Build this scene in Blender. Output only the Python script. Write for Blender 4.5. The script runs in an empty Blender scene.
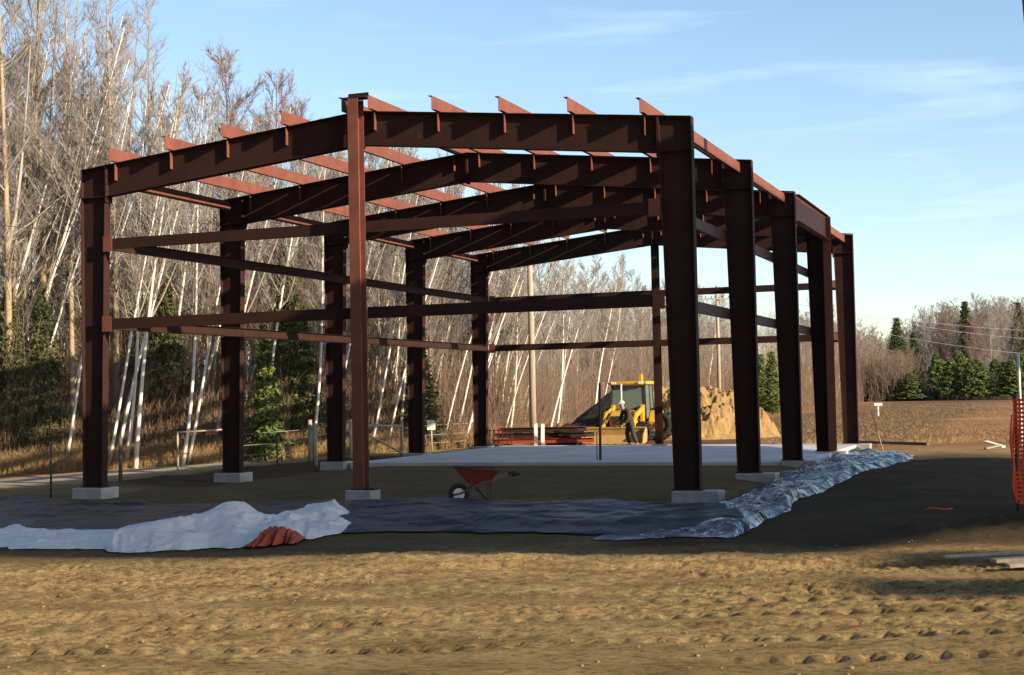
import bpy, math, random
import numpy as np
from mathutils import Vector, Matrix, Euler

R = math.radians
scene = bpy.context.scene
col = scene.collection
random.seed(7)

# ------------------------------------------------------------------ camera
CAM_H = 1.98
cam_d = bpy.data.cameras.new('camera'); cam = bpy.data.objects.new('camera', cam_d); col.objects.link(cam)
cam_d.sensor_width = 36; cam_d.lens = 36 * 1437.4 / 1024; cam_d.clip_start = 0.1; cam_d.clip_end = 6000
PITCH, ROLL = R(2.297), R(1.137)
cam.matrix_world = Matrix.Translation((0, 0, CAM_H)) @ Matrix.Rotation(R(90) + PITCH, 4, 'X') @ Matrix.Rotation(-ROLL, 4, 'Z')
scene.camera = cam

# ------------------------------------------------------------------ light
SUN_EL, SUN_AZ = R(20), R(36.3)          # azimuth turned from +X towards -Y (towards the viewer)
sd = Vector((math.cos(SUN_EL) * math.cos(SUN_AZ), -math.cos(SUN_EL) * math.sin(SUN_AZ), math.sin(SUN_EL)))
sun_d = bpy.data.lights.new('sun', 'SUN'); sun = bpy.data.objects.new('sun', sun_d); col.objects.link(sun)
sun_d.energy = 5.0; sun_d.angle = R(0.5); sun_d.color = (1.0, 0.80, 0.56)
sun.rotation_euler = sd.to_track_quat('Z', 'Y').to_euler()
w = bpy.data.worlds.new('World'); scene.world = w; w.use_nodes = True
nt = w.node_tree; nt.nodes.clear()
sky = nt.nodes.new('ShaderNodeTexSky'); sky.sky_type = 'NISHITA'; sky.sun_disc = False
sky.sun_elevation = SUN_EL; sky.sun_rotation = R(90) + SUN_AZ
sky.air_density = 1.0; sky.dust_density = 0.6; sky.ozone_density = 2.0; sky.altitude = 200
bgn = nt.nodes.new('ShaderNodeBackground'); bgn.inputs['Strength'].default_value = 0.125
outw = nt.nodes.new('ShaderNodeOutputWorld')
tc = nt.nodes.new('ShaderNodeTexCoord')
mp = nt.nodes.new('ShaderNodeMapping'); mp.inputs['Scale'].default_value = (1.6, 1.6, 14); mp.inputs['Rotation'].default_value = (0, R(3), 0); mp.inputs['Location'].default_value = (0.35, 0, 0.4)
nz = nt.nodes.new('ShaderNodeTexNoise'); nz.inputs['Scale'].default_value = 2.6; nz.inputs['Detail'].default_value = 9; nz.inputs['Roughness'].default_value = 0.55; nz.inputs['Distortion'].default_value = 0.4
rp = nt.nodes.new('ShaderNodeValToRGB'); rp.color_ramp.elements[0].position = 0.54; rp.color_ramp.elements[0].color = (0, 0, 0, 1); rp.color_ramp.elements[1].position = 0.78; rp.color_ramp.elements[1].color = (0.19, 0.19, 0.19, 1)
mx = nt.nodes.new('ShaderNodeMix'); mx.data_type = 'RGBA'
mx.inputs[7].default_value = (8.4, 9.3, 10.4, 1)
L = nt.links.new
L(tc.outputs['Generated'], mp.inputs['Vector']); L(mp.outputs[0], nz.inputs['Vector']); L(nz.outputs['Fac'], rp.inputs['Fac'])
hs = nt.nodes.new('ShaderNodeHueSaturation'); hs.inputs['Saturation'].default_value = 0.96; hs.inputs['Value'].default_value = 0.97
L(sky.outputs[0], hs.inputs['Color']); L(rp.outputs['Color'], mx.inputs[0]); L(hs.outputs[0], mx.inputs[6]); L(mx.outputs[2], bgn.inputs['Color']); L(bgn.outputs[0], outw.inputs['Surface'])

vs = scene.view_settings
vs.view_transform = 'Standard'; vs.look = 'None'; vs.gamma = 1; vs.exposure = 0.86; vs.use_curve_mapping = False

# ------------------------------------------------------------------ helpers
def lat(ix, iy, seed):
    h = (ix.astype(np.int64) * 374761393 + iy.astype(np.int64) * 668265263 + seed * 1274126177) & 0xffffffff
    h = ((h ^ (h >> 13)) * 1103515245) & 0xffffffff
    h = (h ^ (h >> 16)) & 0xffffffff
    return h / 4294967295.0
def noise(x, y, seed=0):
    x = np.asarray(x, float); y = np.asarray(y, float)
    ix = np.floor(x); iy = np.floor(y); fx = x - ix; fy = y - iy
    ux = fx * fx * (3 - 2 * fx); uy = fy * fy * (3 - 2 * fy)
    a = lat(ix, iy, seed); b = lat(ix + 1, iy, seed); c = lat(ix, iy + 1, seed); d = lat(ix + 1, iy + 1, seed)
    return (a * (1 - ux) + b * ux) * (1 - uy) + (c * (1 - ux) + d * ux) * uy - 0.5
def fbm(x, y, o=4, seed=0, g=0.5):
    s = 0; a = 1.0; f = 1.0
    for k in range(o):
        s = s + a * noise(x * f + 17.3 * k, y * f - 9.1 * k, seed + k); a *= g; f *= 2.03
    return s
def ss(a, b, x):
    t = np.clip((x - a) / (b - a), 0, 1); return t * t * (3 - 2 * t)

def np_mesh(name, V, F, smooth=False):
    V = np.asarray(V, np.float32); F = np.asarray(F, np.int32); k = F.shape[1]
    me = bpy.data.meshes.new(name)
    me.vertices.add(len(V)); me.vertices.foreach_set('co', V.ravel())
    me.loops.add(F.size); me.loops.foreach_set('vertex_index', F.ravel())
    me.polygons.add(len(F)); me.polygons.foreach_set('loop_start', np.arange(0, F.size, k, dtype=np.int32))
    if smooth: me.polygons.foreach_set('use_smooth', np.ones(len(F), bool))
    me.update(calc_edges=True)
    return me
def link(name, me, mat, parent=None):
    o = bpy.data.objects.new(name, me); col.objects.link(o)
    if mat is not None and not len(me.materials): me.materials.append(mat)
    if parent is not None: o.parent = parent
    return o
def tag(o, label=None, cat=None, group=None, kind=None):
    if label: o['label'] = label
    if cat: o['category'] = cat
    if group: o['group'] = group
    if kind: o['kind'] = kind
    return o
def empty(name, loc=(0, 0, 0), rz=0, label=None, cat=None, group=None):
    o = bpy.data.objects.new(name, None); col.objects.link(o); o.location = loc; o.rotation_euler = (0, 0, rz)
    o.empty_display_size = 0.3
    return tag(o, label, cat, group)
def copy_tree(o, parent=None):
    c = o.copy(); col.objects.link(c); c.parent = parent
    for ch in [x for x in bpy.data.objects if x.parent == o]: copy_tree(ch, c)
    return c

class MB:
    def __init__(s): s.v = []; s.f = []
    def add(s, vs_, fs):
        n = len(s.v); s.v += [tuple(p) for p in vs_]; s.f += [tuple(i + n for i in f) for f in fs]; return s
    def hexa(s, p):   # 8 points: bottom 4 ccw, top 4 ccw
        return s.add(p, [(3, 2, 1, 0), (4, 5, 6, 7), (0, 1, 5, 4), (1, 2, 6, 5), (2, 3, 7, 6), (3, 0, 4, 7)])
    def box(s, x0, x1, y0, y1, z0, z1):
        return s.hexa([(x0, y0, z0), (x1, y0, z0), (x1, y1, z0), (x0, y1, z0), (x0, y0, z1), (x1, y0, z1), (x1, y1, z1), (x0, y1, z1)])
    def prism(s, poly, y0, y1, axis='y'):  # polygon (a,b) extruded along axis
        n = len(poly)
        def P(a, b, t): return {'y': (a, t, b), 'x': (t, a, b), 'z': (a, b, t)}[axis]
        vs_ = [P(a, b, y0) for a, b in poly] + [P(a, b, y1) for a, b in poly]
        fs = [tuple(range(n)), tuple(range(2 * n - 1, n - 1, -1))]
        for i in range(n):
            j = (i + 1) % n; fs.append((j, i, i + n, j + n))
        return s.add(vs_, fs)
    def tube(s, pts, rads, n=8, cap=True):
        pts = [Vector(p) for p in pts]; base = len(s.v)
        if not hasattr(rads, '__len__'): rads = [rads] * len(pts)
        prev = None
        for i, p in enumerate(pts):
            t = (pts[min(i + 1, len(pts) - 1)] - pts[max(i - 1, 0)]).normalized()
            if prev is None:
                a = t.cross(Vector((0.13, 0.97, 0.21))).normalized()
            else:
                a = (prev - t * prev.dot(t)).normalized()
            prev = a; b = t.cross(a)
            for k in range(n):
                an = 2 * math.pi * k / n
                s.v.append(tuple(p + (a * math.cos(an) + b * math.sin(an)) * rads[i]))
        for i in range(len(pts) - 1):
            for k in range(n):
                k2 = (k + 1) % n
                s.f.append((base + i * n + k, base + i * n + k2, base + (i + 1) * n + k2, base + (i + 1) * n + k))
        if cap:
            s.f.append(tuple(base + k for k in range(n - 1, -1, -1)))
            e = base + (len(pts) - 1) * n; s.f.append(tuple(e + k for k in range(n)))
        return s
    def bar(s, a, b, wd, hd, up=(0, 0, 1)):  # rectangular bar from a to b
        a = Vector(a); b = Vector(b); t = (b - a).normalized(); u = Vector(up)
        sx = t.cross(u).normalized() * wd / 2; uu = sx.cross(t).normalized() * hd / 2
        return s.hexa([a - sx - uu, b - sx - uu, b + sx - uu, a + sx - uu, a - sx + uu, b - sx + uu, b + sx + uu, a + sx + uu])
    def build(s, name, mat, parent=None, smooth=False, bevel=0):
        me = bpy.data.meshes.new(name); me.from_pydata(s.v, [], s.f); me.update()
        if smooth:
            me.polygons.foreach_set('use_smooth', np.ones(len(me.polygons), bool))
        o = link(name, me, mat, parent)
        if bevel:
            m = o.modifiers.new('bevel', 'BEVEL'); m.width = bevel; m.segments = 2; m.limit_method = 'ANGLE'
        return o

def segs_mesh(S, n=3):
    """S: (N,8) array p0(3) p1(3) r0 r1 -> verts, quads for n sided tubes"""
    S = np.asarray(S, float); p0 = S[:, 0:3]; p1 = S[:, 3:6]; t = p1 - p0
    t = t / (np.linalg.norm(t, axis=1, keepdims=True) + 1e-9)
    ref = np.where(np.abs(t[:, 2:3]) > 0.9, np.array([[1., 0, 0]]), np.array([[0, 0, 1.]]))
    a = np.cross(t, ref); a /= np.linalg.norm(a, axis=1, keepdims=True) + 1e-9; b = np.cross(t, a)
    N = len(S); V = np.zeros((N, 2, n, 3))
    for k in range(n):
        an = 2 * math.pi * k / n; d = a * math.cos(an) + b * math.sin(an)
        V[:, 0, k] = p0 + d * S[:, 6:7]; V[:, 1, k] = p1 + d * S[:, 7:8]
    base = (np.arange(N) * 2 * n)[:, None]
    Q = []
    for k in range(n):
        k2 = (k + 1) % n; Q.append(np.concatenate([base + k, base + k2, base + n + k2, base + n + k], 1))
    return V.reshape(-1, 3), np.stack(Q, 1).reshape(-1, 4)

# ------------------------------------------------------------------ materials
def mat(name, c1, c2=None, scale=5, rough=0.8, bump=0.0, bscale=None, metal=0, detail=6, stretch=(1, 1, 1), spec=0.3, lo=0.35, hi=0.65, c3=None, coords='Object', bdist=0.02):
    m = bpy.data.materials.new(name); m.use_nodes = True; t = m.node_tree; b = t.nodes['Principled BSDF']
    b.inputs['Roughness'].default_value = rough; b.inputs['Metallic'].default_value = metal; b.inputs['Specular IOR Level'].default_value = spec
    c2 = c2 or tuple(x * 0.7 for x in c1)
    tcn = t.nodes.new('ShaderNodeTexCoord'); mpn = t.nodes.new('ShaderNodeMapping'); mpn.inputs['Scale'].default_value = stretch
    nn = t.nodes.new('ShaderNodeTexNoise'); nn.inputs['Scale'].default_value = scale; nn.inputs['Detail'].default_value = detail; nn.inputs['Roughness'].default_value = 0.6
    rr = t.nodes.new('ShaderNodeValToRGB'); e = rr.color_ramp.elements
    e[0].position = lo; e[0].color = (*c1, 1); e[1].position = hi; e[1].color = (*c2, 1)
    if c3: x = e.new(hi + 0.12); x.color = (*c3, 1)
    K = t.links.new
    K(tcn.outputs[coords], mpn.inputs[0]); K(mpn.outputs[0], nn.inputs['Vector']); K(nn.outputs['Fac'], rr.inputs[0]); K(rr.outputs[0], b.inputs['Base Color'])
    if bump:
        n2 = t.nodes.new('ShaderNodeTexNoise'); n2.inputs['Scale'].default_value = bscale or scale * 4; n2.inputs['Detail'].default_value = 8
        bp = t.nodes.new('ShaderNodeBump'); bp.inputs['Strength'].default_value = bump; bp.inputs['Distance'].default_value = bdist
        K(mpn.outputs[0], n2.inputs['Vector']); K(n2.outputs['Fac'], bp.inputs['Height']); K(bp.outputs[0], b.inputs['Normal'])
    return m

M = {}
M['steel'] = mat('red_oxide_steel', (0.043, 0.0195, 0.016), (0.030, 0.0155, 0.013), 2.2, 0.7, 0.25, 14, c3=(0.080, 0.036, 0.026), spec=0.12, bdist=0.01)
M['steel_rust'] = mat('rusty_oxide_steel', (0.20, 0.075, 0.053), (0.15, 0.056, 0.041), 3.0, 0.6, 0.15, 14, spec=0.15, bdist=0.01)  # lighter copy of the steel; sunlight on these members put into the colour
M['galv'] = mat('primed_girt_steel', (0.075, 0.034, 0.03), (0.055, 0.028, 0.026), 3.0, 0.6, 0.1, 14, spec=0.35, bdist=0.01)
M['concrete'] = mat('concrete', (0.42, 0.41, 0.39), (0.32, 0.31, 0.29), 4, 0.9, 0.3, 25)
M['slab'] = mat('slab_concrete', (0.58, 0.575, 0.56), (0.42, 0.42, 0.41), 0.6, 0.8, 0.2, 12, stretch=(1, 1, 1))
M['birch'] = mat('birch_bark', (0.80, 0.77, 0.71), (0.70, 0.65, 0.56), 1.3, 0.85, 0.2, 20, lo=0.45, hi=0.66, c3=(0.22, 0.18, 0.15), stretch=(2, 2, 5), spec=0.2)
M['aspen'] = mat('aspen_bark', (0.40, 0.33, 0.22), (0.30, 0.235, 0.15), 2.2, 0.9, 0.3, 20, c3=(0.16, 0.12, 0.09), stretch=(2, 2, 3))
M['dark_bark'] = mat('dark_bark', (0.14, 0.10, 0.08), (0.09, 0.07, 0.055), 4, 0.9, 0.3, 20, stretch=(2, 2, 1))
M['twig'] = mat('grey_twigs', (0.34, 0.305, 0.285), (0.25, 0.225, 0.21), 0.5, 0.9)
M['twig_red'] = mat('reddish_twigs', (0.25, 0.175, 0.155), (0.20, 0.14, 0.12), 0.5, 0.9)
M['twig_pale'] = mat('pale_branches', (0.40, 0.36, 0.31), (0.29, 0.26, 0.22), 0.8, 0.9)
M['far_twig'] = mat('far_twigs', (0.25, 0.215, 0.19), (0.19, 0.165, 0.145), 0.08, 0.95)
M['spruce'] = mat('spruce_needles', (0.062, 0.085, 0.032), (0.105, 0.118, 0.046), 1.4, 0.8)
M['pine'] = mat('pine_needles', (0.105, 0.145, 0.045), (0.15, 0.18, 0.06), 0.9, 0.8)
M['pine_y'] = mat('yellow_green_needles', (0.10, 0.15, 0.04), (0.14, 0.17, 0.05), 0.9, 0.8)
M['thicket'] = mat('thicket_stems', (0.22, 0.14, 0.095), (0.15, 0.105, 0.075), 0.35, 0.95, c3=(0.28, 0.17, 0.10))
M['sapling'] = mat('sapling_stems', (0.24, 0.185, 0.14), (0.17, 0.135, 0.105), 0.35, 0.95)
M['scrub'] = mat('far_scrub', (0.19, 0.135, 0.10), (0.13, 0.10, 0.08), 0.1, 0.95)
M['drygrass'] = mat('dry_grass', (0.38, 0.26, 0.125), (0.29, 0.185, 0.095), 0.5, 0.95, c3=(0.46, 0.35, 0.19))
M['wood'] = mat('weathered_wood', (0.42, 0.36, 0.28), (0.30, 0.25, 0.19), 3, 0.85, 0.2, 20, stretch=(4, 4, 0.5))
M['wood_dark'] = mat('dark_wood', (0.14, 0.12, 0.10), (0.09, 0.075, 0.06), 3, 0.9, 0.2, 20)
M['metal_dark'] = mat('dark_metal', (0.08, 0.075, 0.07), (0.05, 0.045, 0.04), 6, 0.5, metal=0.4)
M['yellow'] = mat('yellow_paint', (0.60, 0.36, 0.03), (0.46, 0.27, 0.03), 3, 0.5, c3=(0.30, 0.19, 0.06))
M['tan_bucket'] = mat('worn_bucket_paint', (0.46, 0.31, 0.10), (0.36, 0.24, 0.10), 3, 0.6, c3=(0.24, 0.15, 0.08))
M['rubber'] = mat('rubber', (0.02, 0.02, 0.02), (0.035, 0.03, 0.025), 6, 0.85)
M['white'] = mat('white_paint', (0.78, 0.77, 0.74), (0.66, 0.65, 0.61), 5, 0.6)
M['sand'] = mat('clay_heap', (0.32, 0.21, 0.088), (0.23, 0.145, 0.06), 1.5, 0.95, 0.8, 5, c3=(0.42, 0.29, 0.13), bdist=0.1)
M['topsoil'] = mat('topsoil', (0.020, 0.018, 0.016), (0.03, 0.026, 0.021), 1.5, 0.95, 0.4, 5, bdist=0.08)  # near-black soil tone; also carries the shaded face of the clay heap
M['green'] = mat('green_paint', (0.10, 0.20, 0.12), (0.08, 0.15, 0.09), 3, 0.6)
M['redpaint'] = mat('red_tray_paint', (0.22, 0.030, 0.023), (0.17, 0.026, 0.02), 4, 0.6, c3=(0.17, 0.10, 0.08))
M['orange'] = mat('orange_plastic', (0.75, 0.10, 0.03), (0.62, 0.08, 0.03), 4, 0.5)
M['orange_cloth'] = mat('orange_tarp', (0.42, 0.075, 0.03), (0.30, 0.055, 0.025), 4, 0.7)
M['red_beam'] = mat('red_beams', (0.34, 0.055, 0.03), (0.22, 0.04, 0.025), 3, 0.6)
M['skin'] = mat('skin', (0.42, 0.24, 0.17), (0.38, 0.21, 0.15), 5, 0.6)
M['jacket'] = mat('dark_jacket', (0.055, 0.045, 0.04), (0.035, 0.03, 0.03), 6, 0.9, 0.3, 20)
M['trousers'] = mat('grey_trousers', (0.060, 0.058, 0.052), (0.042, 0.04, 0.037), 6, 0.9, 0.3, 20)
M['roof_metal'] = mat('shed_roof_boards', (0.10, 0.085, 0.07), (0.07, 0.06, 0.05), 2, 0.5)  # dark tone of the added shade caster, keeps bounce low
M['wire'] = mat('wire', (0.30, 0.30, 0.29), (0.22, 0.22, 0.22), 2, 0.5)
M['tarp'] = mat('white_tarp', (0.64, 0.62, 0.59), (0.56, 0.545, 0.525), 1.2, 0.5, 0.5, 3.5, spec=0.4, bdist=0.03)
M['plastic'] = mat('dark_plastic_sheet', (0.016, 0.018, 0.021), (0.034, 0.037, 0.041), 0.9, 0.45, 0.8, 3, spec=0.3, bdist=0.08)
M['foil'] = mat('silver_plastic_sheet', (0.10, 0.11, 0.12), (0.24, 0.25, 0.265), 1.3, 0.16, 1.0, 2.6, metal=0.55, spec=0.8, bdist=0.16, c3=(0.55, 0.60, 0.66), lo=0.42, hi=0.56)

def crinkle(m, scales=((2.2, .22), (6.0, .08)), warp=0.5):
    t = m.node_tree; K = t.links.new; b = t.nodes['Principled BSDF']; prev = None
    tcn = t.nodes.new('ShaderNodeTexCoord'); wn = t.nodes.new('ShaderNodeTexNoise'); wn.inputs['Scale'].default_value = 1.1; wn.inputs['Detail'].default_value = 3
    mxv = t.nodes.new('ShaderNodeMix'); mxv.data_type = 'RGBA'; mxv.blend_type = 'ADD'; mxv.inputs[0].default_value = warp
    K(tcn.outputs['Object'], wn.inputs['Vector']); K(tcn.outputs['Object'], mxv.inputs[6]); K(wn.outputs['Color'], mxv.inputs[7])
    for sc, di in scales:
        v = t.nodes.new('ShaderNodeTexVoronoi'); v.feature = 'DISTANCE_TO_EDGE'; v.inputs['Scale'].default_value = sc; K(mxv.outputs[2], v.inputs['Vector'])
        bp = t.nodes.new('ShaderNodeBump'); bp.inputs['Strength'].default_value = 1.0; bp.inputs['Distance'].default_value = di; bp.invert = True; K(v.outputs['Distance'], bp.inputs['Height'])
        if prev: K(prev, bp.inputs['Normal'])
        prev = bp.outputs[0]
    K(prev, b.inputs['Normal'])
crinkle(M['foil'], ((1.1, .6), (3.4, .10))); crinkle(M['orange_cloth'], ((3.0, .1), (8.0, .04))); crinkle(M['tarp'], ((1.1, .16), (3.2, .05))); crinkle(M['plastic'], ((0.7, .35), (2.4, .05)))
def glass_mat():
    m = bpy.data.materials.new('cab_glass'); m.use_nodes = True; b = m.node_tree.nodes['Principled BSDF']
    b.inputs['Base Color'].default_value = (0.16, 0.22, 0.2, 1); b.inputs['Roughness'].default_value = 0.08; b.inputs['Alpha'].default_value = 0.7
    return m
M['glass'] = glass_mat()

# ---- ground material: dirt near, dry field far, gravel track on the left, shade painted darker
def ground_mat():
    m = bpy.data.materials.new('ground_dirt'); m.use_nodes = True; t = m.node_tree; b = t.nodes['Principled BSDF']; K = t.links.new
    b.inputs['Roughness'].default_value = 1.0; b.inputs['Specular IOR Level'].default_value = 0.05
    tcn = t.nodes.new('ShaderNodeTexCoord'); P = tcn.outputs['Object']
    def nz_(scale, detail=6, rough=0.6, st=(1, 1, 1)):
        mpn = t.nodes.new('ShaderNodeMapping'); mpn.inputs['Scale'].default_value = st; K(P, mpn.inputs[0])
        n = t.nodes.new('ShaderNodeTexNoise'); n.inputs['Scale'].default_value = scale; n.inputs['Detail'].default_value = detail; n.inputs['Roughness'].default_value = rough; K(mpn.outputs[0], n.inputs['Vector']); return n.outputs['Fac']
    def ramp(f, els):
        r = t.nodes.new('ShaderNodeValToRGB'); e = r.color_ramp.elements
        e[0].position = els[0][0]; e[0].color = (*els[0][1], 1); e[1].position = els[-1][0]; e[1].color = (*els[-1][1], 1)
        for p, c in els[1:-1]: x = e.new(p); x.color = (*c, 1)
        K(f, r.inputs[0]); return r.outputs[0]
    def mixc(f, a, c, mode='MIX'):
        x = t.nodes.new('ShaderNodeMix'); x.data_type = 'RGBA'; x.blend_type = mode
        if isinstance(f, float): x.inputs[0].default_value = f
        else: K(f, x.inputs[0])
        K(a, x.inputs[6]); K(c, x.inputs[7]); return x.outputs[2]
    at = t.nodes.new('ShaderNodeAttribute'); at.attribute_name = 'zone'
    sep = t.nodes.new('ShaderNodeSeparateColor'); K(at.outputs['Color'], sep.inputs[0])
    dirt = ramp(nz_(1.1, 9, 0.62, (0.7, 1.5, 1)), [(0.3, (0.26, 0.18, 0.082)), (0.48, (0.41, 0.295, 0.14)), (0.7, (0.56, 0.41, 0.205))])
    clods = ramp(nz_(17, 7, 0.75, (0.6, 1.0, 1)), [(0.38, (0.30, 0.27, 0.24)), (0.50, (0.92, 0.92, 0.92)), (0.72, (1.22, 1.18, 1.08))])
    dirt = mixc(0.8, dirt, clods, 'MULTIPLY')
    field = ramp(nz_(0.05, 5, 0.6, (0.5, 1.3, 1)), [(0.35, (0.16, 0.085, 0.045)), (0.5, (0.27, 0.145, 0.07)), (0.65, (0.36, 0.215, 0.11))])
    dark = ramp(nz_(0.8, 8, 0.6), [(0.3, (0.080, 0.058, 0.036)), (0.7, (0.135, 0.098, 0.060))])  # dark soil tone that also stands in for shade on the ground
    track = ramp(nz_(1.0, 6), [(0.3, (0.42, 0.35, 0.27)), (0.7, (0.54, 0.46, 0.36))])
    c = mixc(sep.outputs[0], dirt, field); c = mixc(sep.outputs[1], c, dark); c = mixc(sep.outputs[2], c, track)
    K(c, b.inputs['Base Color'])
    bp = t.nodes.new('ShaderNodeBump'); bp.inputs['Strength'].default_value = 1.0; bp.inputs['Distance'].default_value = 0.07; K(nz_(16, 10, 0.82), bp.inputs['Height'])
    b2 = t.nodes.new('ShaderNodeBump'); b2.inputs['Strength'].default_value = 0.9; b2.inputs['Distance'].default_value = 0.025; K(nz_(38, 6, 0.7), b2.inputs['Height']); K(bp.outputs[0], b2.inputs['Normal']); K(b2.outputs[0], b.inputs['Normal'])
    return m
M['ground'] = ground_mat()

# ------------------------------------------------------------------ building frame coordinates
YAW = R(20.77); RX, RY = 3.309, 25.6; WD, HT, BAY, RISE, ZB = 13.17, 6.645, 5.378, 0.673, 0.25
cy_, sy_ = math.cos(YAW), math.sin(YAW)
def FP(xp, yp, z=0):        # xp metres left of the right wall line, yp metres back from the front frame
    return (RX - xp * cy_ + yp * sy_, RY + xp * sy_ + yp * cy_, z)
def to_local(x, y):
    dx = x - RX; dy = y - RY; return dx * cy_ - dy * sy_, dx * sy_ + dy * cy_   # local x (right), local y (back)

# ------------------------------------------------------------------ ground
def ground_h(x, y):
    x = np.asarray(x, float); y = np.asarray(y, float)
    lx, ly = to_local(x, y)
    fore = 1 - ss(17.5, 20, y + 0.6 * noise(x * 0.4, 3.3, 5))
    near = 1 - ss(28, 60, y)
    h = 0.10 * fbm(x * 0.16, y * 0.22, 3, 11) * near
    packed = 1
    for y0, sl in ((12.9, 0.015), (11.75, 0.015), (13.9, -0.06), (10.9, -0.03), (15.1, .03)): packed = packed * (1 - 0.8 * np.exp(-((y - y0 - sl * x) / 0.28) ** 4))
    h = h + fore * (0.022 * fbm(x * 0.9, y * 1.8, 3, 21, 0.5) + 0.026 * packed * fbm(x * 9, y * 13, 3, 23, 0.65) * (0.25 + 0.9 * ss(10.8, 12.6, y + noise(x * .3, y * .3, 24))))
    rough = ss(-0.1, 0.35, noise(x * 0.30 + 4, y * 0.45, 33) + 0.25 * ss(11.5, 13.5, y) - 0.05) * fore
    h = h - packed * rough * 0.045 * np.abs(fbm(x * 7.5, y * 11, 3, 41, 0.6)) * 2 + rough * 0.02
    # tracks of a cleated machine, wheel ruts
    for y0, sl, x0, x1, dp, per in ((12.9, 0.015, -9, 9, 0.026, 0.27), (11.75, 0.015, -9, 9, 0.026, 0.27), (13.9, -0.06, 0.5, 9, 0.03, 0.30), (10.9, -0.03, 1.0, 9, 0.022, 0.26), (15.1, 0.03, -9, 2, 0.02, 0.3)):
        yc = y0 + sl * x + 0.12 * noise(x * 0.5, y0, 3)
        band = np.exp(-((y - yc) / 0.13) ** 4) * ss(x0, x0 + 1.5, x) * (1 - ss(x1 - 1.5, x1, x))
        ph = (x + 0.35 * np.abs(y - yc)) / per + 0.6 * noise(x * 0.8, y * 2, 8)
        h = h - band * dp * 1.9 * (0.15 + 0.85 * (np.sin(2 * np.pi * ph) > 0.1)) * (0.55 + 0.9 * noise(x * 1.3, y0, 9) + 0.3)
    for y0, sl, x0, x1, dp in ((17.3, -0.06, -3, 5, 0.07), (16.5, -0.07, -3, 5.5, 0.09), (17.9, 0.0, -9, 4, 0.03)):
        yc = y0 + sl * x + 0.2 * noise(x * 0.35, y0, 13)
        h = h + (0.6 * np.exp(-((y - yc - 0.22) / 0.13) ** 2) - np.exp(-((y - yc) / 0.12) ** 2)) * dp * ss(x0, x0 + 2, x) * (1 - ss(x1 - 2, x1, x)) * (0.7 + fbm(x * 2, y0, 2, 14))
    # lumps at right edge of the lit foreground
    h = h + 0.16 * np.exp(-((y - 19.6 - 0.2 * (x - 6)) / 0.5) ** 2) * ss(4.2, 6.0, x) * (1 - ss(9, 12, x)) * (1 + 1.4 * fbm(x * 2, y * 2, 3, 50))
    # low bank right of the frame
    bank = np.exp(-((lx - 3.2) / 2.2) ** 2) * ss(-6, 1, ly) * (1 - ss(18, 24, ly))
    h = h + 0.16 * bank + 0.03 * fbm(x * 1.5, y * 1.5, 4, 61) * (1 - fore) * near
    # ground kept level under the frame
    inside = ss(-WD + .7, -WD + 1.8, lx) * (1 - ss(-0.6, 0.4, lx)) * ss(0.4, 1.6, ly) * (1 - ss(22, 24, ly))
    lev = ss(-WD - 1.2, -WD + 0.2, lx) * (1 - ss(0.0, 1.4, lx)) * ss(-1.5, -0.3, ly) * (1 - ss(22, 24, ly))
    h = h * (1 - lev * 0.85) + inside * 0.11
    # berm along the left side of the frame
    h = h + 0.10 * np.exp(-((lx + WD + 2.0) / 1.1) ** 2) * ss(-1, 3, ly) * (1 - ss(16, 22, ly)) * (1 + fbm(x, y, 3, 71))
    h = h + 0.9 * ss(90, 260, y) * 0.4
    return h
def axis(parts):
    out = []
    for a, b, st in parts: out += list(np.arange(a, b, st))
    return np.array(out + [parts[-1][1]])
gx = axis([(-2500, -300, 200), (-300, -60, 12), (-60, -16, 1.2), (-16, -8, 0.25), (-8, 9, 0.045), (9, 18, 0.3), (18, 60, 1.5), (60, 300, 12), (300, 2500, 200)])
gy = axis([(-400, -30, 30), (-30, 6, 2), (6, 9, 0.3), (9, 21, 0.042), (21, 34, 0.2), (34, 60, 0.6), (60, 120, 3), (120, 400, 14), (400, 3600, 200)])
X, Y = np.meshgrid(gx, gy); Z = ground_h(X, Y)
nx_, ny_ = len(gx), len(gy); idx = np.arange(nx_ * ny_).reshape(ny_, nx_)
Fq = np.stack([idx[:-1, :-1], idx[:-1, 1:], idx[1:, 1:], idx[1:, :-1]], -1).reshape(-1, 4)
gm = np_mesh('ground', np.stack([X, Y, Z], -1).reshape(-1, 3), Fq, True)
LX, LY = to_local(X, Y)
zf = ss(40, 50, Y + 6 * noise(X * 0.15, Y * 0.1, 2)) * ss(-3, 3, X - 2 + 0 * Y) + ss(-WD - 1.6, -WD - 3.4, LX) * 0
leftgrass = (1 - ss(-WD - 8.5, -WD - 6.5, LX + 1.5 * noise(Y * 0.3, X * 0.3, 4))) * ss(20, 32, Y)
zf = np.clip(np.maximum(zf, leftgrass), 0, 1)
zd_r = ss(17.2, 18.6, Y + 0.8 * noise(X * 0.7, Y * 0.7, 6)) * (1 - ss(37, 42, Y)) * ss(-1.0, 1.0, LX)  # right bank: dark soil, darkened further for the shade on it
zshade_i = ss(17.6, 19.2, Y + 0.8 * noise(X * 0.7, Y * 0.7, 6)) * (1 - ss(-0.3, 0.6, LX)) * ss(-WD - 0.8, -WD + 0.2, LX) * 0.72  # shade over the fill sand inside the frame, put into the colour
zd_l = ss(-WD - 3.2, -WD - 2.2, LX + 1.2 * noise(X * .5, Y * .5, 31)) * (1 - ss(-WD + 0.2, -WD + 1.2, LX + .8 * noise(X * .7, Y * .7, 32))) * ss(1, 4, LY) * (1 - ss(16, 22, LY))
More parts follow.
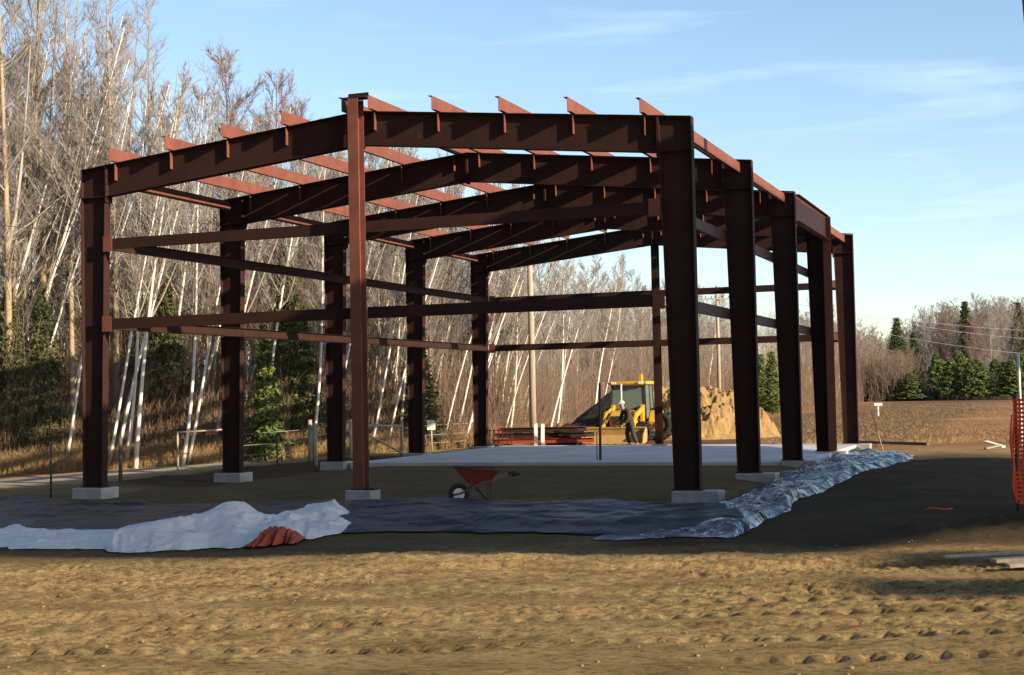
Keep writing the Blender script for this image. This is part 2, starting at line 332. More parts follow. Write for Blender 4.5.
zshade_e = ss(17.6, 19.2, Y) * (1 - ss(-WD - 0.8, -WD + 0.2, LX)) * (1 - ss(30, 36, Y)) * 0.6  # strip behind the shade edge, its shade put into the colour
zd = np.clip(np.maximum(np.maximum(zd_r, zshade_i), np.maximum(zd_l, zshade_e)), 0, 1)
zt = np.exp(-((LX + WD + 6.0 + 0.8 * noise(Y * 0.2, 0 * Y, 9)) / 1.5) ** 4) * ss(22, 34, Y) * (1 - ss(75, 85, Y))
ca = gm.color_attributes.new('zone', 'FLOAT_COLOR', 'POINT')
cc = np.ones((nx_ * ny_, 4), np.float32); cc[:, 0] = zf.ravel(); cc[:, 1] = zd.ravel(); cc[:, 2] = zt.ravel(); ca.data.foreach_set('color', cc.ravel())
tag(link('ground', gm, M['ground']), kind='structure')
def gz(x, y): return float(ground_h(np.array([x]), np.array([y]))[0])

# unseen dark ridge added beside and behind the viewpoint to block sky light
th = np.radians(np.linspace(150, 318, 90)); rr_ = np.array([75, 85, 95, 110, 130, 170, 260]); prof = np.array([0, .45, .75, .95, 1.0, 1.02, .9])
TH, RR = np.meshgrid(th, rr_); endf = ss(150, 176, np.degrees(TH)) * (1 - ss(290, 318, np.degrees(TH)))
tanel = np.tan(np.radians(30 - 17 * np.exp(-((np.degrees(TH) - 122) / 30) ** 2)))
HZ = (prof[:, None] * tanel * 120 * endf) * (1 + .10 * fbm(np.degrees(TH) * .12, RR * .03, 4, 160)) + endf * 5 * fbm(np.degrees(TH) * 1.1, RR * .2, 3, 161) - .5
nH, mH = HZ.shape; ii = np.arange(nH * mH).reshape(nH, mH); FH = np.stack([ii[:-1, :-1], ii[1:, :-1], ii[1:, 1:], ii[:-1, 1:]], -1).reshape(-1, 4)
M['hill'] = mat('wooded_hillside', (0.035, 0.045, 0.025), (0.07, 0.055, 0.04), .06, 0.95, 1.0, .5, bdist=1.0)
tag(link('hills', np_mesh('hills', np.stack([RR * np.sin(TH), RR * np.cos(TH), HZ], -1).reshape(-1, 3), FH), M['hill']), kind='structure')

# concrete floor inside the rear half of the frame, level sand in front of it
def in_frame_obj(name, label, cat, loc_local, group=None, z=0):
    p = FP(-loc_local[0], loc_local[1], z); return empty(name, p, -YAW, label, cat, group)
sl = MB(); sl.box(-WD + 0.75, -0.05, 10.6, 4 * BAY + 0.9, -0.3, 0.20)
o = sl.build('concrete_floor', M['slab'], None, bevel=0.01); o.location = FP(0, 0, 0); o.rotation_euler = (0, 0, -YAW); tag(o, kind='structure')

# ------------------------------------------------------------------ steel building frame
B = empty('steel_building_frame', FP(0, 0, 0), -YAW, 'bare red-brown steel frame of an unfinished building with five gabled bays', 'building frame')
def roof_z(xp): return ZB + HT + RISE * (1 - abs(xp - WD / 2) / (WD / 2))
FW, FT = 0.10, 0.014                 # half flange width, flange thickness
D0, D1 = 0.47, 0.62                 # column depth at the foot and at the knee
RD = 0.655                           # rafter depth
PUR = [0.885, 2.25, 3.60, 4.96, 6.30]; PUR = PUR + [WD - p for p in PUR]
for k in range(5):
    y = k * BAY
    for side in (1, -1):            # 1: right column, -1: left column
        def X_(d): return -d if side == 1 else -WD + d
        c = MB()
        zt0 = roof_z(0); zt1 = roof_z(D1); zkn = roof_z(D1) - RD
        c.prism([(X_(FT), ZB), (X_(D0 - FT), ZB), (X_(D1 - FT), zt1 - 0.012), (X_(FT), zt0 - 0.012)], y - 0.006, y + 0.006)
        c.hexa([(X_(0), y - FW, ZB), (X_(FT), y - FW, ZB), (X_(FT), y + FW, ZB), (X_(0), y + FW, ZB), (X_(0), y - FW, zt0), (X_(FT), y - FW, zt0), (X_(FT), y + FW, zt0), (X_(0), y + FW, zt0)])
        c.hexa([(X_(D0 - FT), y - FW, ZB), (X_(D0), y - FW, ZB), (X_(D0), y + FW, ZB), (X_(D0 - FT), y + FW, ZB), (X_(D1 - FT), y - FW, zt1 + 0.0), (X_(D1), y - FW, zt1 + 0.0), (X_(D1), y + FW, zt1 + 0.0), (X_(D1 - FT), y + FW, zt1 + 0.0)])
        # stiffener at the underside of the rafter, cap
        for (za, zb) in ((zkn, zkn + 0.014),):
            c.hexa([(X_(FT + .002), y - FW + .01, za), (X_(D1 - FT - .012), y - FW + .01, za), (X_(D1 - FT - .012), y + FW - .01, za), (X_(FT + .002), y + FW - .01, za), (X_(FT + .002), y - FW + .01, zb), (X_(D1 - FT - .012), y - FW + .01, zb), (X_(D1 - FT - .012), y + FW - .01, zb), (X_(FT + .002), y + FW - .01, zb)])
        c.hexa([(X_(0.0), y - FW, zt0 + .001), (X_(D1), y - FW, zt1 + .001), (X_(D1), y + FW, zt1 + .001), (X_(0), y + FW, zt0 + .001), (X_(0), y - FW, zt0 + .014), (X_(D1), y - FW, zt1 + .014), (X_(D1), y + FW, zt1 + .014), (X_(0), y + FW, zt0 + .014)])
        co = c.build('column', M['steel'], B)
        bp = MB(); bp.box(min(X_(-0.04), X_(D0 + .04)), max(X_(-0.04), X_(D0 + .04)), y - 0.14, y + 0.14, ZB - 0.022, ZB - 0.001)
        bp.build('base_plate', M['steel'], co)
        # rafter half
        r = MB(); xr = WD / 2
        xa, xb = D1 + .001, xr - .002
        za, zb = roof_z(xa), roof_z(xb)
        r.prism([(X_(xa), za - RD + .012), (X_(xb), zb - RD + .012), (X_(xb), zb - .013), (X_(xa), za - .013)], y - 0.006, y + 0.006)
        for off in (0, -RD):
            r.hexa([(X_(xa), y - FW, za + off), (X_(xb), y - FW, zb + off), (X_(xb), y + FW, zb + off), (X_(xa), y + FW, za + off), (X_(xa), y - FW, za + off + .014), (X_(xb), y - FW, zb + off + .014), (X_(xb), y + FW, zb + off + .014), (X_(xa), y + FW, za + off + .014)])
        r.box(min(X_(D1 + .001), X_(D1 + .02)), max(X_(D1 + .001), X_(D1 + .02)), y - FW - .012, y + FW + .012, zkn - 0.12, zt1 - .02)       # knee end plate
        r.box(min(X_(xr - .002), X_(xr - .02)), max(X_(xr - .002), X_(xr - .02)), y - FW + .005, y + FW - .005, zb - RD - 0.05, zb - .015)   # ridge splice plate
        for q in range(5):
            z = zkn - 0.06 + q * 0.16
            for sgn in (-1, 1): r.box(min(X_(D1 + .021), X_(D1 + .045)), max(X_(D1 + .021), X_(D1 + .045)), y + sgn * .075 - .014, y + sgn * .075 + .014, z, z + .03)
        ro = r.build('rafter', M['steel'], B)
        for p in PUR[:5]:
            s_ = MB(); zz = roof_z(p) - .014
            for sgn in (-1, 1):
                s_.box(min(X_(p - .03), X_(p - .018)), max(X_(p - .03), X_(p - .018)), y + sgn * .056 - .044, y + sgn * .056 + .044, zz - 0.34, zz - .004)
            s_.build('stiffener', M['steel_rust'], ro)
# purlins (Z sections) over the rafters
for i, p in enumerate(PUR):
    yb = 4 * BAY + 0.12; zz = roof_z(p) + .016; x = -p; h = 0.27
    m_ = MB()
    m_.box(x - .004, x + .004, -0.31, yb, zz + .008, zz + h)
    m_.box(x - .075, x + .004, -0.31, yb, zz + h + .0005, zz + h + .008)
    m_.box(x - .004, x + .075, -0.31, yb, zz, zz + .0075)
    m_.build('purlin', M['steel_rust'], B)
# eave struts
for side in (1, -1):
    x = -0.26 if side == 1 else -WD + 0.26
    for k in range(4):
        if side == 1 and k == 2: continue
        m_ = MB(); zz = roof_z(0.26) - 0.27; a, b = k * BAY + .02, (k + 1) * BAY - .02
        m_.box(x - .004, x + .004, a, b, zz, zz + .22); m_.box(x - .07, x - .0045, a, b, zz, zz + .007); m_.box(x - .07, x - .0045, a, b, zz + .213, zz + .22)
        m_.build('eave_strut', M['steel_rust'], B)
# side girts along the inner flanges
for side in (1, -1):
    for z in (3.63, 5.30):
        d = D0 + (D1 - D0) * (z - ZB) / HT + .004
        x = -d if side == 1 else -WD + d
        for k in range(4):
            a, b = k * BAY + .01, (k + 1) * BAY - .01
            g = MB(); s2 = -1 if side == 1 else 1
            g.box(min(x, x + s2 * .008), max(x, x + s2 * .008), a, b, z - .11, z + .11)
            g.box(min(x + s2 * .0085, x + s2 * .075), max(x + s2 * .0085, x + s2 * .075), a, b, z - .11, z - .103)
            g.box(min(x + s2 * .0085, x + s2 * .075), max(x + s2 * .0085, x + s2 * .075), a, b, z + .103, z + .11)
            g.build('girt', M['steel'] if side == -1 else M['galv'], B)
# end wall girts, centre posts
def ipost(name, xc, yc, z0, z1, w=.2, d=.22, flange_front=True, mt='steel'):
    m_ = MB()
    m_.box(xc - w / 2, xc + w / 2, yc - d / 2, yc - d / 2 + .014, z0, z1); m_.box(xc - w / 2, xc + w / 2, yc + d / 2 - .014, yc + d / 2, z0, z1)
    m_.box(xc - .007, xc + .007, yc - d / 2 + .0145, yc + d / 2 - .0145, z0, z1)
    return m_.build(name, M[mt], B)
xc = -WD / 2
cp = ipost('column', xc, -0.28, ZB, roof_z(WD / 2) + 0.20, .22, .26, mt='steel_rust')
m_ = MB(); m_.box(xc - .16, xc + .34, -0.44, -0.12, ZB - .022, ZB - .001); m_.build('base_plate', M['steel'], cp)
m_ = MB(); m_.box(xc - .24, xc + .28, -.40, -.16, roof_z(WD / 2) + .205, roof_z(WD / 2) + .235); m_.box(xc - .13, xc + .30, -.33, -.30, roof_z(WD / 2) + .236, roof_z(WD / 2) + .31); m_.build('top_bracket', M['steel'], cp)
ipost('column', xc, 4 * BAY + .25, ZB, roof_z(WD / 2) - .05, .22, .26)
for (yy, sgn) in ((0, -1), (4 * BAY, 1)):
    for z in (3.63, 5.30):
        d = D0 + (D1 - D0) * (z - ZB) / HT + .006
        for (xa, xb) in ((-WD + d, xc - .115), (xc + .115, -d)):
            g = MB(); y1 = yy + sgn * .13
            g.box(xa, xb, min(y1, y1 + .008), max(y1, y1 + .008), z - .11, z + .11)
            g.box(xa, xb, y1 + .0085, y1 + .075, z - .11, z - .103); g.box(xa, xb, y1 + .0085, y1 + .075, z + .103, z + .11)
            go = g.build('girt', M['steel'], B)
            c_ = MB(); xe = xa if xa < -WD / 2 - 2 else xb
            s3 = 1 if xe == xa else -1
            c_.box(min(xe, xe + s3 * .22), max(xe, xe + s3 * .22), y1 - .02, y1 - .006, z - .16, z + .16)
            c_.build('girt_clip', M['steel_rust'], go)
# portal frame in the third right-hand bay
m_ = MB(); ya, yb_ = 2 * BAY + .12, 3 * BAY - .34; zt = roof_z(0) - .05
m_.box(-.012, -.002, ya, yb_, zt - .66, zt)
for z in (zt, zt - .67): m_.box(-.10, .09, ya, yb_, z + .0005, z + .012)
m_.build('portal_beam', M['steel_rust'], B)
m_ = MB(); yq = 3 * BAY - .22
m_.box(-.10, .10, yq - .11, yq - .098, ZB, zt); m_.box(-.10, .10, yq + .098, yq + .11, ZB, zt); m_.box(-.006, .006, yq - .097, yq + .097, ZB, zt)
m_.build('portal_column', M['steel_rust'], B)

# concrete piers
ords = ['first', 'second', 'third', 'fourth', 'last']
for k in range(5):
    for side, sn in ((1, 'right'), (-1, 'left')):
        xx = -0.06 if side == 1 else -WD + .24
        px, py, _ = FP(-xx, k * BAY)
        pm = MB(); hw = 0.37 if side == -1 else 0.43
        pm.box(-hw, hw, -(.30 if side == -1 else .24), .30 if side == -1 else .24, -0.15, ZB - .024 - 0.001)
        o = pm.build('concrete_pier', M['concrete'], None, bevel=0.015)
        o.location = (px, py, 0); o.rotation_euler = (0, 0, -YAW)
        tag(o, 'rough pale concrete pier under the %s steel column from the front, %s side' % (ords[k], sn), 'concrete pier', 'concrete piers under the steel columns')
for yy, nm in ((-.28, 'front'), (4 * BAY + .25, 'rear')):
    px, py, _ = FP(WD / 2, yy)
    pm = MB(); pm.box(-.24, .30, -.22, .22, -.15, ZB - .025); o = pm.build('concrete_pier', M['concrete'], None, bevel=0.015)
    o.location = (px, py, 0); o.rotation_euler = (0, 0, -YAW)
    tag(o, 'small concrete pier under the slim middle post of the %s wall' % nm, 'concrete pier', 'concrete piers under the steel columns')

# ------------------------------------------------------------------ unseen shade caster added right of the frame, slab cut to the shade outline
HR = 11.0; OX, OY = HR * 2.215, -HR * 1.627
shp = [(-17.1, 19.6), (-7.2, 19.3), (-2, 18.2), (2.3, 17.3), (3.9, 17.2), (4.5, 18.0), (5.6, 19.0), (7.4, 19.9), (22, 20), (22, 37.2), (12.8, 37.2), (9.6, 35.6), (7.6, 46.2), (5, 48.4), (-0.9, 50.4), (-5.5, 51.4)]  # wanted ground shade; the unseen slab takes this outline
shade_caster = empty('open_shed', (OX + 8, OY + 30, 0), 0, 'tall open-sided shed roof on posts standing to the right of the steel frame', 'shed')
def caster_poly(name, poly, z0, z1):
    m_ = MB(); m_.prism([(x + OX - (OX + 8), y + OY - (OY + 30)) for x, y in poly], z0, z1, 'z'); return m_.build(name, M['roof_metal'], shade_caster)
caster_poly('roof', shp, HR, HR + 0.25)
caster_poly('roof_beam', [(3.75, 13.75), (9, 13.4), (9, 14.4), (3.9, 14.75)], HR, HR + .2)  # bars added only for the shadow streaks they throw on the foreground
caster_poly('roof_beam', [(4.3, 15.9), (10, 15.6), (10, 17.1), (4.9, 17.0)], HR, HR + .2)
caster_poly('roof_beam', [(9, 12.5), (9.6, 12.5), (9.6, 21.0), (9, 21.0)], HR, HR + .2)
for (px, py) in ((22, 21.5), (22, 30), (22, 37), (13, 36.6), (16, 25)):
    m_ = MB(); x = px - 8; y = py - 30
    m_.box(x - .15, x + .15, y - .15, y + .15, 0, HR); m_.build('post', M['wood'], shade_caster)

# ------------------------------------------------------------------ plastic sheets and tarps
def sheet(name, lower, upper, material, hfun, nu=200, nv=60, z=0.02, label=None, cat='tarp', thick=0.004):
    def curve(pts, n):
        pts = np.array(pts, float); d = np.r_[0, np.cumsum(np.linalg.norm(np.diff(pts[:, :2], axis=0), axis=1))]; u = np.linspace(0, d[-1], n)
        return np.stack([np.interp(u, d, pts[:, 0]), np.interp(u, d, pts[:, 1])], 1)
    lo = curve(lower, nu); up = curve(upper, nu); v = np.linspace(0, 1, nv)[None, :, None]
    P = lo[:, None] * (1 - v) + up[:, None] * v
    U = np.broadcast_to(np.linspace(0, 1, nu)[:, None], (nu, nv)); V = np.broadcast_to(np.linspace(0, 1, nv)[None], (nu, nv))
    # ragged edges
    e = 0.32 * fbm(U * 16, V * 0, 4, 80); P[:, :, 1] += e * (1 - V) * 1.3; P[:, :, 0] += 0.05 * fbm(P[:, :, 0] * 2, P[:, :, 1] * 2, 3, 81)
    Zt = ground_h(P[:, :, 0], P[:, :, 1]) + z + hfun(P[:, :, 0], P[:, :, 1], U, V)
    vv = np.concatenate([P, Zt[..., None]], -1).reshape(-1, 3); ii = np.arange(nu * nv).reshape(nu, nv)
    F = np.stack([ii[:-1, :-1], ii[1:, :-1], ii[1:, 1:], ii[:-1, 1:]], -1).reshape(-1, 4)
    o = link(name, np_mesh(name, vv, F, True), material)
    md = o.modifiers.new('solid', 'SOLIDIFY'); md.thickness = thick; md.offset = 1
    return tag(o, label, cat)
def ridged(x, y, seed, o=4): return 1 - 2.2 * np.abs(fbm(x, y, o, seed))
def crease(x, y, seed, o=3, p=3.0):
    s = 0; a = 1.0; f = 1.0
    for k in range(o):
        s = s + a * (1 - np.clip(np.abs(noise(x * f + 3.1 * k, y * f + 7.7 * k, seed + k)) * 2.6, 0, 1)) ** p; a *= .55; f *= 2.1
    return s
def h_dark(x, y, u, v):
    e = np.minimum(1, np.minimum(v, 1 - v) * 7)
    wx = x + .6 * fbm(x * .5, y * .5, 3, 92); return e * (0.07 * crease(wx * 0.4, y * 0.9, 90, 3, 2) + 0.05 * (fbm(wx * .6, y * .8, 3, 94) + .3) + 0.03)
sheet('plastic_sheet', [(-12.6, 24.5), (-9, 21.6), (-3.9, 21.0), (-1, 20.9), (1.2, 20.0), (3.2, 19.9)], [(-12, 29.0), (-9.6, 29.3), (-6.2, 28.0), (-3.1, 26.8), (0.1, 25.6), (3.4, 24.8)], M['plastic'], h_dark, 260, 60,
      label='dark grey plastic sheet spread flat on the ground along the front of the steel frame', cat='plastic sheet')
def h_foil(x, y, u, v):
    e = np.minimum(1, np.minimum(v, 1 - v) * 12) * np.minimum(1, np.minimum(u, 1 - u) * 12)
    wx = x + 0.6 * fbm(x * 0.6, y * 0.6, 3, 141); wy = y + 0.6 * fbm(x * 0.6 + 5, y * 0.6, 3, 142)
    return (0.03 + 0.10 * (fbm(wx * .6, wy * .45, 2, 143) + .3) + 0.06 * crease(wx * 0.8, wy * 0.6, 95, 4, 2.5) + 0.02 * crease(wx * 4, wy * 3, 99, 2, 2)) * e
sheet('plastic_sheet', [(1.0, 19.5), (2.9, 19.1), (3.7, 21.0), (4.9, 24.8), (6.8, 29.7), (9.7, 35.6), (10.8, 39.0)], [(2.9, 24.9), (3.9, 25.1), (4.7, 27.6), (5.9, 31.6), (7.4, 36.2), (9.3, 41.5), (11.2, 46.6)], M['foil'], h_foil, 520, 130, z=0.012,
      label='crumpled shiny silver-blue plastic sheet heaped beside the right-hand columns', cat='plastic sheet')
def h_white(x, y, u, v):
    e = np.minimum(1, np.minimum(v * 4.5, (1 - v) * 8)) ** 0.85 * np.minimum(1, np.minimum(u, 1 - u) * 16 + 0.1)
    hump = 0.24 * np.exp(-((x + 4.15) / 0.40) ** 2 - ((v - .6) / .33) ** 2) + 0.13 * np.exp(-((x + 4.95) / 0.42) ** 2 - ((v - .6) / .4) ** 2) + 0.09 * np.exp(-((x + 5.5) / 0.35) ** 2 - ((v - .45) / .35) ** 2)
    wx = x + 0.5 * fbm(x * 0.8, y * 0.8, 3, 131); wy = y + 0.5 * fbm(x * 0.8 + 9, y * 0.8, 3, 132); k = 0.45 + .40 * ss(-6, -5, x)
    folds = 0.05 + 0.16 * (fbm(wx * .7, wy * .7, 2, 133) + .3) + 0.11 * crease(wx * 0.75, wy * 0.9, 104, 3, 2.2) + 0.02 * crease(wx * 3, wy * 4, 107, 2, 1.8)
    return e * (hump + 0.09 * ss(-3.9, -2.6, x) * ss(.3, .75, v) + folds * k)
sheet('tarp', [(-9.9, 20.7), (-7.2, 20.1), (-5.0, 19.45), (-3.8, 19.6), (-3.1, 20.5), (-2.35, 21.2)], [(-10.5, 24.6), (-8.0, 22.9), (-6.4, 21.6), (-4.9, 21.6), (-3.9, 22.0), (-2.55, 23.8)], M['tarp'], h_white, 420, 150, z=0.015,
      label='big crumpled white tarp heaped on the ground in front of the left columns', cat='tarp', thick=0.006)
def h_or(x, y, u, v):
    e = np.minimum(1, np.minimum(v, 1 - v) * 3) * np.minimum(1, np.minimum(u, 1 - u) * 4)
    return e * (0.10 + 0.10 * crease(x * 1.6, y * 1.6, 111, 3, 2))
sheet('tarp', [(-3.72, 19.5), (-3.02, 20.0)], [(-3.66, 20.45), (-2.98, 20.75)], M['orange_cloth'], h_or, 40, 30, z=0.03, label='small crumpled orange tarp poking out from under the white tarp', cat='tarp')

# ------------------------------------------------------------------ wheelbarrow
WB = empty('wheelbarrow', (-0.72, 26.1, gz(-0.72, 26.1)), R(8), 'wheelbarrow with dull red tray on the sand inside the front of the frame', 'wheelbarrow')
# local: wheel at -x, handles at +x
def ringtube(m_, c, rad, r, n=28, k=8):
    pts = [(c[0] + rad * math.cos(2 * math.pi * i / n), c[1], c[2] + rad * math.sin(2 * math.pi * i / n)) for i in range(n)]
    b = len(m_.v)
    for i in range(n):
        a = 2 * math.pi * i / n
        for j in range(k):
            t_ = 2 * math.pi * j / k; rr = rad + r * math.cos(t_)
            m_.v.append((c[0] + rr * math.cos(a), c[1] + r * math.sin(t_), c[2] + rr * math.sin(a)))
    for i in range(n):
        for j in range(k):
            m_.f.append((b + i * k + j, b + i * k + (j + 1) % k, b + ((i + 1) % n) * k + (j + 1) % k, b + ((i + 1) % n) * k + j))
wheel = MB(); ringtube(wheel, (-.30, 0, .19), .145, .045); wo = wheel.build('wheel', M['rubber'], WB, True)
rim = MB(); rim.tube([(-.30, -.035, .19), (-.30, .035, .19)], .105, 20); rim.tube([(-.30, -.09, .19), (-.30, .09, .19)], .02, 8); rim.build('rim', M['white'], wo)
tr = MB()
top = [(-.36, -.31, .68), (.40, -.34, .62), (.40, .34, .62), (-.36, .31, .68)]; bot = [(-.10, -.17, .38), (.24, -.2, .40), (.24, .2, .40), (-.10, .17, .38)]
tr.add(top + bot, [(4, 5, 6, 7), (0, 1, 5, 4), (1, 2, 6, 5), (2, 3, 7, 6), (3, 0, 4, 7)])
to = tr.build('tray', M['redpaint'], WB); md = to.modifiers.new('s', 'SOLIDIFY'); md.thickness = .012
rm = MB(); rm.tube([Vector(p) for p in top] + [Vector(top[0])], .016, 6); rm.build('tray_rim', M['metal_dark'], to, True)
for s in (-1, 1):
    h = MB(); h.tube([(-.42, s * .06, .18), (-.28, s * .09, .20), (.10, s * .20, .385), (.76, s * .28, .54)], .018, 8); ho = h.build('handle', M['wood_dark'], WB, True)
    g = MB(); g.tube([(.64, s * .266, .512), (.78, s * .282, .544)], .026, 8); g.build('grip', M['rubber'], ho, True)
    l = MB(); l.tube([(.27, s * .215, .415), (.25, s * .22, .02), (.20, s * .22, .012)], .016, 6); l.tube([(-.02, s * .17, .33), (.25, s * .22, .04)], .014, 6); l.build('leg', M['metal_dark'], WB, True)

# ------------------------------------------------------------------ loader tractor with cab (beyond the slab)
def wheel_at(parent, x, y, r, wd):
    t = MB(); ringtube(t, (0, 0, 0), r * .72, r * .28, 30, 10)
    # scale width, lugs
    t.v = [(a, b * (wd / (r * .56)), c) for a, b, c in t.v]
    for i in range(18):
        a = 2 * math.pi * i / 18
        for s in (-1, 1):
            p0 = Vector((math.cos(a) * r * .98, s * wd * .45, math.sin(a) * r * .98)); p1 = Vector((math.cos(a + .12) * r * 1.0, 0, math.sin(a + .12) * r * 1.0))
            t.bar(p0, p1, .05, .05, up=(math.cos(a), 0, math.sin(a)))
    o = t.build('tyre', M['rubber'], parent, True); o.location = (x, y, r)
    q = MB(); q.tube([(0, -wd * .30, 0), (0, wd * .30, 0)], r * .47, 20); q.tube([(0, -wd * .40, 0), (0, wd * .40, 0)], r * .16, 10); q.build('hub', M['yellow'], o)
T = empty('loader_tractor', (4.55, 57.4, 0), R(-18), 'yellow wheel loader with glazed cab parked behind the concrete floor', 'tractor')
# local: front (bucket) towards -Y, x to the right
b_ = MB(); b_.prism([(-1.15, .62), (-1.3, .7), (-1.3, 1.10), (-.95, 1.25), (.1, 1.30), (.1, .62)], -.42, .42, 'x'); b_.box(-.5, .5, .1, 1.6, .55, .95)
b_.build('body', M['yellow'], T, bevel=.03)
g_ = MB(); g_.box(-.34, .34, -1.325, -1.303, .75, 1.08)
for i in range(5): g_.box(-.33, .33, -1.335, -1.326, .78 + i * .06, .80 + i * .06)
g_.build('grille', M['metal_dark'], T)
cb = MB()
for sx in (-1, 1):
    for (yb0, yt0) in ((.12, .22), (.95, .95), (1.62, 1.52)):
        cb.bar((sx * .72, yb0, .95), (sx * .66, yt0, 2.30), .07, .07, up=(0, 1, 0))
    cb.box(sx * .70 - .035, sx * .70 + .035, .12, 1.62, .93, 1.0)
cb.box(-.7, .7, .10, .16, 1.28, 1.34); cb.box(-.7, .7, 1.58, 1.64, .95, 1.3)
cab = cb.build('cab_frame', M['metal_dark'], T)
rf = MB(); rf.box(-.80, .80, .02, 1.78, 2.30, 2.44); rf.build('cab_roof', M['yellow'], T, bevel=.04)
for nm, pts in (('front', [(-.66, .15, 1.34), (.66, .15, 1.34), (.62, .23, 2.28), (-.62, .23, 2.28)]), ('back', [(-.66, 1.6, 1.3), (.66, 1.6, 1.3), (.62, 1.51, 2.28), (-.62, 1.51, 2.28)]),
                ('left', [(-.715, .17, 1.0), (-.715, 1.58, 1.0), (-.665, 1.5, 2.28), (-.665, .25, 2.28)]), ('right', [(.715, .17, 1.0), (.715, 1.58, 1.0), (.665, 1.5, 2.28), (.665, .25, 2.28)])):
    gm_ = MB(); gm_.add(pts, [(0, 1, 2, 3)]); go = gm_.build('window', M['glass'], T); md = go.modifiers.new('s', 'SOLIDIFY'); md.thickness = .01; md.offset = 0
s_ = MB(); s_.box(-.25, .25, .85, 1.3, .96, 1.25); s_.box(-.25, .25, 1.25, 1.38, 1.25, 1.85); s_.build('seat', M['rubber'], T, bevel=.04)
st = MB(); ringtube(st, (0, 0, 0), .19, .018, 20, 6); so = st.build('steering_wheel', M['rubber'], T, True); so.location = (0, .55, 1.55); so.rotation_euler = (R(-35), 0, 0)
ex = MB(); ex.tube([(-.16, -.35, 1.28), (-.16, -.35, 2.25), (-.16, -.30, 2.32)], .035, 10); ex.build('exhaust_pipe', M['white'], T, True)  # pipe kept white to carry a bright highlight
for sx in (-1, 1):
    a = MB(); a.bar((sx * .60, .05, 1.35), (sx * .60, -1.05, 1.12), .10, .20); a.bar((sx * .60, -1.05, 1.16), (sx * .60, -1.95, .36), .10, .20); a.bar((sx * .60, .0, .7), (sx * .60, .05, 1.5), .14, .22, up=(0, 1, 0)); a.build('loader_arm', M['yellow'], T, bevel=.015)
    h_ = MB(); h_.tube([(sx * .60, -.2, .75), (sx * .60, -1.0, 1.0)], .045, 8); h_.tube([(sx * .42, -.9, 1.25), (sx * .42, -1.9, .8)], .04, 8); h_.build('hydraulic_ram', M['metal_dark'], T, True)
    f = MB(); f.prism([(.55, .80), (.75, 1.18), (1.25, 1.30), (1.75, 1.15), (1.95, .75), (1.85, .72), (1.65, 1.05), (1.25, 1.2), (.85, 1.1), (.65, .78)], sx * .98 - .24, sx * .98 + .24, 'x'); f.build('fender', M['yellow'], T)
    hl = MB(); hl.box(sx * .55 - .09, sx * .55 + .09, -.03, .015, 2.33, 2.42); hl.build('work_light', M['white'], T)
    wheel_at(T, sx * .78, -.75, .42, .30); wheel_at(T, sx * .95, 1.25, .68, .42)
bk = MB(); pf = [(-2.0, .62), (-1.92, .35), (-2.02, .08), (-2.75, .02), (-2.75, .05), (-2.10, .13), (-1.99, .36), (-2.05, .60)]
bk.prism([(y_, z_) for y_, z_ in pf], -1.18, 1.18, 'x')
for sx in (-1, 1): bk.prism([(-2.0, .62), (-1.95, .35), (-2.04, .1), (-2.72, .04), (-2.55, .40), (-2.12, .66)], sx * 1.205 - .02, sx * 1.205 + .02, 'x')
bk.box(-1.18, 1.18, -2.08, -1.99, .62, .68)
bko = bk.build('bucket', M['tan_bucket'], T)
te = MB()
for i in range(8): te.box(-1.08 + i * .3, -1.00 + i * .3, -2.90, -2.752, .02, .05)
te.build('teeth', M['metal_dark'], bko)
bm_ = MB(); bm_.bar((0.1, 1.75, .8), (0.1, 2.05, 1.9), .16, .24, up=(0, 1, 0)); bm_.bar((.1, 2.05, 1.85), (.1, 2.0, 2.75), .14, .2, up=(0, 1, 0)); bm_.bar((.1, 2.1, 2.7), (.1, 2.55, 1.3), .12, .18, up=(0, 1, 0)); bm_.prism([(2.3, 1.3), (2.7, 1.35), (2.8, 1.0), (2.6, .75), (2.35, .85)], -.15, .35, 'x'); bm_.build('backhoe_boom', M['yellow'], T, bevel=.015)

# ------------------------------------------------------------------ person
def skin_body(name, joints, edges, mat_, parent=None, sub=2):
    me = bpy.data.meshes.new(name); me.from_pydata([j[0] for j in joints], edges, [])
    o = link(name, me, mat_, parent)
    m = o.modifiers.new('skin', 'SKIN'); 
    for i, j in enumerate(joints):
        r = j[1] if hasattr(j[1], '__len__') else (j[1], j[1])
        me.skin_vertices[0].data[i].radius = r
    me.skin_vertices[0].data[0].use_root = True
    s = o.modifiers.new('sub', 'SUBSURF'); s.levels = sub; s.render_levels = sub
    for p in me.polygons: p.use_smooth = True
    return o
def ensure_skin(me):
    if not me.skin_vertices:
        bm_ = __import__('bmesh').new(); bm_.from_mesh(me); bm_.verts.layers.skin.verify(); bm_.to_mesh(me); bm_.free()
def body(name, J, Ed, mat_, parent=None, sub=2):
    me = bpy.data.meshes.new(name); me.from_pydata([j[0] for j in J], Ed, []); ensure_skin(me)
    sv = me.skin_vertices[0].data
    for i, j in enumerate(J):
        r = j[1] if hasattr(j[1], '__len__') else (j[1], j[1]); sv[i].radius = r; sv[i].use_root = (i == 0)
    o = link(name, me, mat_, parent); m = o.modifiers.new('skin', 'SKIN'); m.use_smooth_shade = True
    s = o.modifiers.new('sub', 'SUBSURF'); s.levels = sub; s.render_levels = sub
    return o
PX = 4.32; PY = 53.6
P_ = empty('person', (PX, PY, gz(PX, PY)), R(25), 'person in dark jacket, grey trousers and light cap bending forward beside the yellow loader', 'person')
